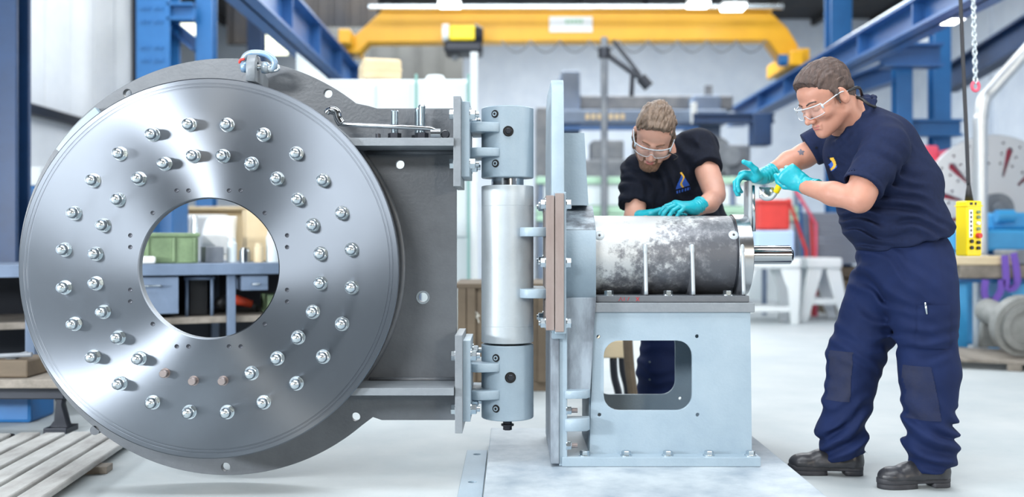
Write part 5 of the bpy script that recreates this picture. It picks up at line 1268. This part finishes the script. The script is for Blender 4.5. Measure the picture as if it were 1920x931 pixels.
# polo shirt
ax_s = (q(1612, 356, 3.80)-Lsh).normalized()
hemL = q(1614, 348, 3.80); ax_r = (Rel-Rsh).normalized(); hemR = q(1516, 280, 4.235)
nax = (hl_(0, -.03, -.06)-neckb).normalized()
hemc = q(1694, 452, 4.03); hemn = (Vector((q(1775, 436, 4.03).x, 0, q(1775, 436, 4.03).z))-Vector((q(1606, 472, 4.03).x, 0, q(1606, 472, 4.03).z)))
hemn = Vector((hemn.z, 0, -hemn.x)).normalized()
if hemn.z > 0: hemn = -hemn
shirt = [RC(q(1600, 290, 4.07), q(1628, 370, 4.05), .120, .130, k=.05), RC(q(1696, 440, 4.03), q(1665, 360, 4.03), .180, .172, k=.05, cut=[(hemc, hemn)]), RC(q(1665, 360, 4.03), q(1640, 285, 4.04), .172, .160, k=.05),
         RC(q(1640, 285, 4.04), q(1618, 245, 4.04), .150, .105, k=.05), RC(q(1652, 262, 3.93), q(1600, 246, 4.15), .095, .085, k=.04), RC(q(1668, 268, 4.05), q(1712, 345, 4.05), .100, .115, k=.06),
         EL(q(1643, 418, 4.0), (.135, .15, .115), k=.05, cut=[(hemc, hemn)]), RC(q(1700, 470, 4.03), q(1696, 440, 4.03), .188, .182, k=.03, cut=[(hemc, hemn)]),
         RC(Lsh+Vector((.02, 0, 0)), hemL+ax_s*.06, .092, .072, k=.03, cut=[(hemL, ax_s)]), RC(Rsh, hemR+ax_r*.05, .088, .074, k=.03, cut=[(hemR, ax_r)])]
shirt += [RC(hemL-ax_s*.02, hemL+ax_s*.1, .060, .057, k=.004, op='sub', cut=[(hemL-ax_s*.03, -ax_s)])]
cc = q(1592, 224, 4.02); cf = q(1566, 268, 4.01)-cc; cs_ = Vector((.0, .080, 0)); cn_ = cf.cross(cs_).normalized()
if cn_.z < 0: cn_ = -cn_
for i in range(18):
    t0, t1 = 2*math.pi*i/18, 2*math.pi*(i+1)/18
    rg = lambda t, k_, dn: cc+cf*math.cos(t)*k_+cs_*math.sin(t)*k_-cn_*dn
    shirt.append(RC(rg(t0, 1, 0), rg(t1, 1, 0), .0085, k=.006)); shirt.append(RC(rg(t0, 1.08, .016), rg(t1, 1.08, .016), .0095, k=.010)); shirt.append(RC(rg(t0, 1.18, .036), rg(t1, 1.18, .036), .010, k=.008))
shirt.append(RC(cc+cn_*.06, cc-cn_*.03, .082, .070, k=.006, op='sub'))
mods = [folds(q(1640, 330, 3.9), .13, .006, (30, 10, 60)), folds(q(1690, 400, 3.9), .16, .008, (22, 0, 95), 1.6), folds(q(1625, 415, 3.9), .13, .009, (15, 0, 110), 1.4),
        folds(q(1610, 280, 4.0), .10, .007, (90, 0, 30)), folds(q(1650, 320, 3.82), .09, .004, (50, 0, 60)), folds(q(1770, 430, 3.95), .10, .005, (40, 0, 80)), soft(.008, 11),
        lambda x, y, z: -.0035*np.exp(-(((x-hemL.x)*ax_s.x+(y-hemL.y)*ax_s.y+(z-hemL.z)*ax_s.z+.020)/.0025)**2)*np.exp(-((x-hemL.x)**2+(y-hemL.y)**2+(z-hemL.z)**2)/.012)]
sme = sdf_mesh(shirt, .0055, mods); so = obj('polo_shirt', sme, M['polo'], pr)
off = root_loc(pr)
b = nb(); Fv = (hl_(0, 1, -.1)-hl_(0, 0, 0)).normalized()
TB = nb(); TB.from_mesh(so.data); bmesh.ops.transform(TB, matrix=Matrix.Translation(off), verts=TB.verts); TR = BVHTree.FromBMesh(TB); TB.free()
for y_ in (268, 292):
    hit = TR.ray_cast(qs(1560+(y_-268)*.25, y_, 3.95), Vector((0, 1, 0)))
    if hit[0] is not None: cyl(b, hit[0]+hit[1]*-.001, hit[0]+hit[1]*.002, .0055, seg=14)
obj('button', b, M['polo2'], so)
p0 = qs(1578, 312, 3.9); triangle_logo(so, so.data, off, p0, Vector((1, 0, 0))*.8, Vector((.05, 0, 1)), .072)
# tattoo
star = lambda a, c_: math.hypot(a, c_) < .0155*(.52+.48*abs(((math.atan2(a, c_)/(2*math.pi)*5) % 1)-.5)*2)
decal('star_tattoo', body1.data, off, qs(1503, 285, 4.18), (0, 1, 0), Vector((1, 0, 0)), Vector((0, 0, 1)), star, .02, .0015, M['tattoo'], body1, .0006)
# trousers
wc = [(hemc-hemn*.03, -hemn)]
R1 = q(1586, 856, 4.13); L1 = q(1750, 876, 3.92)
tro = [EL(q(1694, 480, 4.03), (.180, .185, .15), k=.04, cut=wc), RC(q(1712, 515, 4.0), q(1690, 520, 4.08), .165, k=.05),
       RC(q(1724, 540, 3.945), q(1742, 690, 3.93), .142, .110, k=.035), RC(q(1742, 690, 3.93), q(1745, 830, 3.92), .110, .094, k=.03), RC(q(1745, 830, 3.92), L1, .094, .086, k=.03, cut=[(L1-Vector((0, 0, .0)), Vector((.25, 0, -1)))]),
       RC(q(1652, 545, 4.12), q(1604, 670, 4.13), .135, .110, k=.035), RC(q(1604, 670, 4.13), q(1578, 815, 4.13), .108, .090, k=.03), RC(q(1578, 815, 4.13), R1, .092, .086, k=.03, cut=[(R1, Vector((.22, 0, -1)))])]
mods = [folds(q(1745, 815, 3.9), .13, .017, (38, 0, 70), 2.2, 7), folds(q(1575, 810, 4.1), .13, .016, (-42, 0, 70), 2.2, 7), folds(q(1645, 520, 4.0), .16, .009, (50, 0, 70), 1.6), folds(q(1690, 610, 4.0), .13, .009, (25, 0, 80), 1.3),
        folds(q(1735, 660, 3.9), .12, .007, (-15, 0, 75), 1.3), folds(q(1600, 650, 4.1), .13, .006, (45, 0, 70), 1.3), soft(.014, 9), soft(.005, 25)]
tme = sdf_mesh(tro, .0065, mods); to = obj('trousers', tme, M['trouser'], pr)
par_ = lambda x0, x1, y0, y1, sl, d: (lambda a, c_: x0 < a+sl*c_ < x1 and y0 < c_ < y1)
decal('knee_patch', tme, off, qs(1722, 738, 3.83), (0, 1, 0), Vector((1, 0, 0)), Vector((0, 0, 1)), par_(-.06, .066, -.105, .105, .22, 0), .13, .0035, M['knee'], to, .0022)
decal('knee_patch', tme, off, qs(1576, 706, 4.04), (0, 1, 0), Vector((1, 0, 0)), Vector((0, 0, 1)), par_(-.05, .040, -.100, .100, -.04, 0), .13, .0035, M['knee'], to, .0022)
decal('cargo_pocket', tme, off, qs(1750, 612, 3.82), (0, 1, 0), Vector((1, 0, 0)), Vector((0, 0, 1)), par_(-.062, .058, -.085, .085, 0, 0), .1, .006, M['trouser'], to, .011)
b = nb(); Y_ = TR; 
TB = nb(); TB.from_mesh(to.data); bmesh.ops.transform(TB, matrix=Matrix.Translation(off), verts=TB.verts); TQ = BVHTree.FromBMesh(TB); TB.free()
h1 = TQ.ray_cast(qs(1731, 566, 3.82), Vector((0, 1, 0)))[0]; h2 = TQ.ray_cast(qs(1734, 588, 3.82), Vector((0, 1, 0)))[0]
if h1 and h2: tube(b, [h1-Vector((0, .014, 0)), h2-Vector((0, .014, 0))], .0042, 10); obj('pen', b, M['zinc'], to, 3)
else: b.free()
b = nb(); tube(b, spline([q(1783, 530, 3.93), q(1787, 560, 3.90), q(1784, 585, 3.89), q(1787, 620, 3.90), q(1789, 648, 3.92)], 5), .006, 8); obj('strap', b, M['black'], to, 3)
boot(pr, q(1752, 880, 3.93), (-1, -.12), 0, .90)
boot(pr, q(1590, 870, 4.13), (-1, .10), 0, .92)
# gloves
fist = [(78, 88, 55), (80, 88, 55), (82, 88, 55), (84, 88, 50)]
wL = q(1509, 348, 3.975)
gp = hand_prims(wL, (-.80, .06, .60), (-.25, -1, -.2), 1, 1.0, fist, [(.75, .60, -.45), (.95, .05, -.55), (.8, -.45, -.5)], 0, cuff=Lel, r=1.12)
gm = sdf_mesh(gp, .0028, [cuffmod(wL, Lel), lambda x, y, z: .0012*(vnoise(x*90, y*90, z*90)-.5)]); obj('glove', gm, M['glove'], pr)
wR = q(1430, 332, 4.17)
gp = hand_prims(wR, (-1, -.12, .10), (-.15, .12, 1), 1, 1.0, [(48, 40, 22), (54, 40, 22), (58, 42, 24), (62, 44, 24)], [(.55, .55, .55), (.8, .2, .5), (.9, .05, .25)], 3, cuff=Rel, r=1.10)
gm = sdf_mesh(gp, .0028, [cuffmod(wR, Rel)]); obj('glove', gm, M['glove'], pr)

# ---------- bearded man behind the drum
p2 = thing('person', (q(1280, 450, 4.9).x, 4.9, 0), 'bearded man in black T-shirt bending over the drum, hand flat on it', 'person')
HT, HS = head_frame(q(1226, 254, 4.42), 13, 42, -12, 1.08)
Lsh, Rsh = q(1310, 276, 4.60), q(1197, 322, 4.60)
Lel, Rel = q(1341, 366, 4.40), q(1190, 408, 4.50)
Lw, Rw = q(1304, 394, 4.285), q(1214, 414, 4.40)
neckb = q(1255, 300, 4.62)
hl_ = lambda x, y, z: HT @ (Vector((x, y, z))*HS)
upper = [RC(hl_(0, -.03, -.06), neckb, .060, .070, k=.03)]
body = [RC(neckb, q(1300, 450, 4.88), .10, .12, k=.04), RC(Lsh, Rsh, .050, k=.04), RC(Lsh, Lel, .053, .041, k=.03), RC(q(1328, 325, 4.5), q(1338, 350, 4.43), .050, .046, k=.03), RC(Lel, q(1330, 380, 4.35), .042, .041, k=.02), RC(q(1330, 380, 4.35), Lw, .041, .028, k=.02),
        RC(Rsh, Rel, .056, .046, k=.03), RC(Rel, Rw, .045, .031, k=.02), RC(q(1300, 470, 4.93), q(1290, 520, 4.93), .13, k=.04),
        RC(q(1250, 540, 4.95), q(1232, 690, 4.9), .09, .065, k=.04), RC(q(1232, 690, 4.9), q(1228, 800, 4.95), .06, .05, k=.03), RC(q(1335, 540, 4.95), q(1345, 690, 4.9), .09, .065, k=.04), RC(q(1345, 690, 4.9), q(1350, 800, 4.95), .06, .05, k=.03)]
me1 = sdf_mesh(xf(head_prims(), HT, HS)+upper, .0032); me2 = sdf_mesh(upper+body, .0085)
bj = nb(); bj.from_mesh(me1); bj.from_mesh(me2); bpy.data.meshes.remove(me1); bpy.data.meshes.remove(me2)
obj('body', bj, M['skin2'], p2, 3.14)
obj('hair', sdf_mesh(xf(hair_prims(), HT, HS), .0032, [hairmod(HT, .014)]), M['hair2'], p2)
bd = [RC((-.050, -.006, -.052), (-.014, .070, -.098), .0305, .0245, k=.02, cut=[((0, .02, -.034), (0, .30, 1))]), RC((.050, -.006, -.052), (.014, .070, -.098), .0305, .0245, k=.02, cut=[((0, .02, -.034), (0, .30, 1))]),
      EL((0, .074, -.096), (.034, .028, .026), k=.02), RC((-.075, .012, -.005), (-.064, .012, -.055), .008, .016, k=.015), RC((.075, .012, -.005), (.064, .012, -.055), .008, .016, k=.015),
      RC((-.020, .088, -.0575), (.020, .088, -.0575), .0055, k=.006), RC((-.024, .082, -.060), (-.024, .080, -.085), .006, .007, k=.01), RC((.024, .082, -.060), (.024, .080, -.085), .006, .007, k=.01),
      EL((0, .098, -.069), (.019, .02, .009), k=.004, op='sub')]
obj('beard', sdf_mesh(xf(bd, HT, HS), .0030, [hairmod(HT, .004)]), M['beard'], p2)
eb = nb()
for s in (-1, 1): tube(eb, [hl_(*p) for p in spline([(s*.012, .0995, .020), (s*.028, .0955, .026), (s*.046, .080, .022)], 4)], [.0028]*4+[.0034]*4+[.0018], 8)
obj('eyebrow', eb, M['beard'], p2, 3)
lb_ = nb(); tube(lb_, [hl_(*p) for p in spline([(-.018, .0895, -.0665), (0, .0945, -.0655), (.018, .0895, -.0665)], 3)], [.002]+[.0042]*5+[.002], 8)
tube(lb_, [hl_(*p) for p in spline([(-.016, .090, -.0735), (0, .0935, -.0750), (.016, .090, -.0735)], 3)], [.002]+[.0048]*5+[.002], 8); obj('lips', lb_, M['lip'], p2, 3)
safety_glasses(p2, HT, HS)
b = nb(); tube(b, spline([hl_(.083, -.03, .0), hl_(.070, -.01, -.06), q(1266, 290, 4.42), q(1263, 300, 4.42)], 5), .0025, 8); obj('glasses_cord', b, M['black'], p2, 3)
axL = (Lel-Lsh).normalized(); hemL = Lsh+axL*.15; axR = (Rel-Rsh).normalized(); hemR = q(1189, 386, 4.53)
ws = [(q(1310, 445, 4.88), Vector((0, .2, -1)))]
shirt = [RC(q(1308, 440, 4.88), q(1285, 380, 4.76), .160, .158, k=.05), RC(q(1285, 380, 4.76), q(1256, 322, 4.63), .158, .135, k=.05), RC(Lsh+Vector((-.03, 0, 0)), Rsh+Vector((.03, 0, .01)), .084, .080, k=.05),
         RC(q(1262, 300, 4.72), q(1290, 330, 4.80), .11, .13, k=.05), RC(Lsh, hemL+axL*.05, .088, .078, k=.03, cut=[(hemL, axL)]), RC(Rsh, hemR+axR*.05, .088, .070, k=.03, cut=[(hemR, axR)]), EL(q(1225, 365, 4.62), (.12, .12, .10), k=.05),
         RC(q(1308, 440, 4.88), q(1312, 470, 4.92), .165, .168, k=.03, cut=[(q(1310, 462, 4.9), Vector((0, 0, -1)))])]
f_ = (hl_(0, 1, 0)-hl_(0, 0, 0)); nax = (hl_(0, -.03, -.07)-neckb).normalized(); f_ = (f_-nax*f_.dot(nax)).normalized(); g_ = nax.cross(f_)
for i in range(14):
    cp = lambda t: neckb+nax*(.040-.012*math.cos(t))+f_*.072*math.cos(t)+g_*.074*math.sin(t)
    shirt.append(RC(cp(2*math.pi*i/14), cp(2*math.pi*(i+1)/14), .012, k=.014))
shirt.append(RC(hl_(0, -.03, -.06), neckb, .061, .064, k=.006, op='sub'))
mods = [folds(q(1300, 300, 4.55), .14, .008, (60, 0, 50)), folds(q(1215, 350, 4.6), .14, .008, (80, 0, 30)), folds(q(1290, 380, 4.7), .15, .009, (60, 0, 60)), folds(q(1190, 360, 4.55), .1, .006, (30, 0, 80)), soft(.012, 10)]
sme = sdf_mesh(shirt, .0060, mods); so = obj('t_shirt', sme, M['polo2'], p2)
off = root_loc(p2)
triangle_logo(so, so.data, off, qs(1280, 338, 4.5), Vector((.95, 0, .28)), Vector((-.12, 0, 1)), .062)
tro = [EL(q(1302, 480, 4.93), (.17, .15, .16), k=.04), RC(q(1258, 530, 4.95), q(1232, 690, 4.9), .125, .098, k=.04), RC(q(1232, 690, 4.9), q(1228, 800, 4.95), .098, .085, k=.03),
       RC(q(1338, 530, 4.95), q(1350, 690, 4.9), .125, .098, k=.04), RC(q(1350, 690, 4.9), q(1352, 800, 4.95), .098, .085, k=.03)]
t2 = obj('trousers', sdf_mesh(tro, .008, [folds(q(1230, 690, 4.9), .16, .004, (10, 0, 70), 1.4), soft(.014, 9)]), M['trouser'], p2)
b = nb()
for x_, y_ in ((1218, 678), (1218, 711)): cyl(b, q(x_, y_, 4.805), q(x_, y_, 4.79), .006, seg=12)
obj('stud_button', b, M['zinc'], t2)
boot(p2, q(1228, 800, 4.95), (-.1, -1), 0, .95); boot(p2, q(1352, 800, 4.95), (.1, -1), 0, .95)
gp = hand_prims(q(1302, 391, 4.275), (-.86, -.50, .16), (-.05, -.45, 1), -1, .95, [(34, 26, 16), (36, 30, 18), (38, 32, 20), (42, 34, 20)], [(.7, .6, -.3), (.9, .3, -.3), (.95, .1, -.3)], 7, cuff=Lel, r=1.10)
obj('glove', sdf_mesh(gp, .0030, [cuffmod(q(1302, 391, 4.275), Lel)]), M['glove'], p2)
gp = hand_prims(q(1209, 408, 4.42), (.85, -.25, .30), (0, .3, 1), 1, .98, [(8, 20, 14), (12, 24, 18), (14, 26, 18), (16, 28, 18)], None, 4, cuff=Rel, r=1.10)
obj('glove', sdf_mesh(gp, .0030), M['glove'], p2)
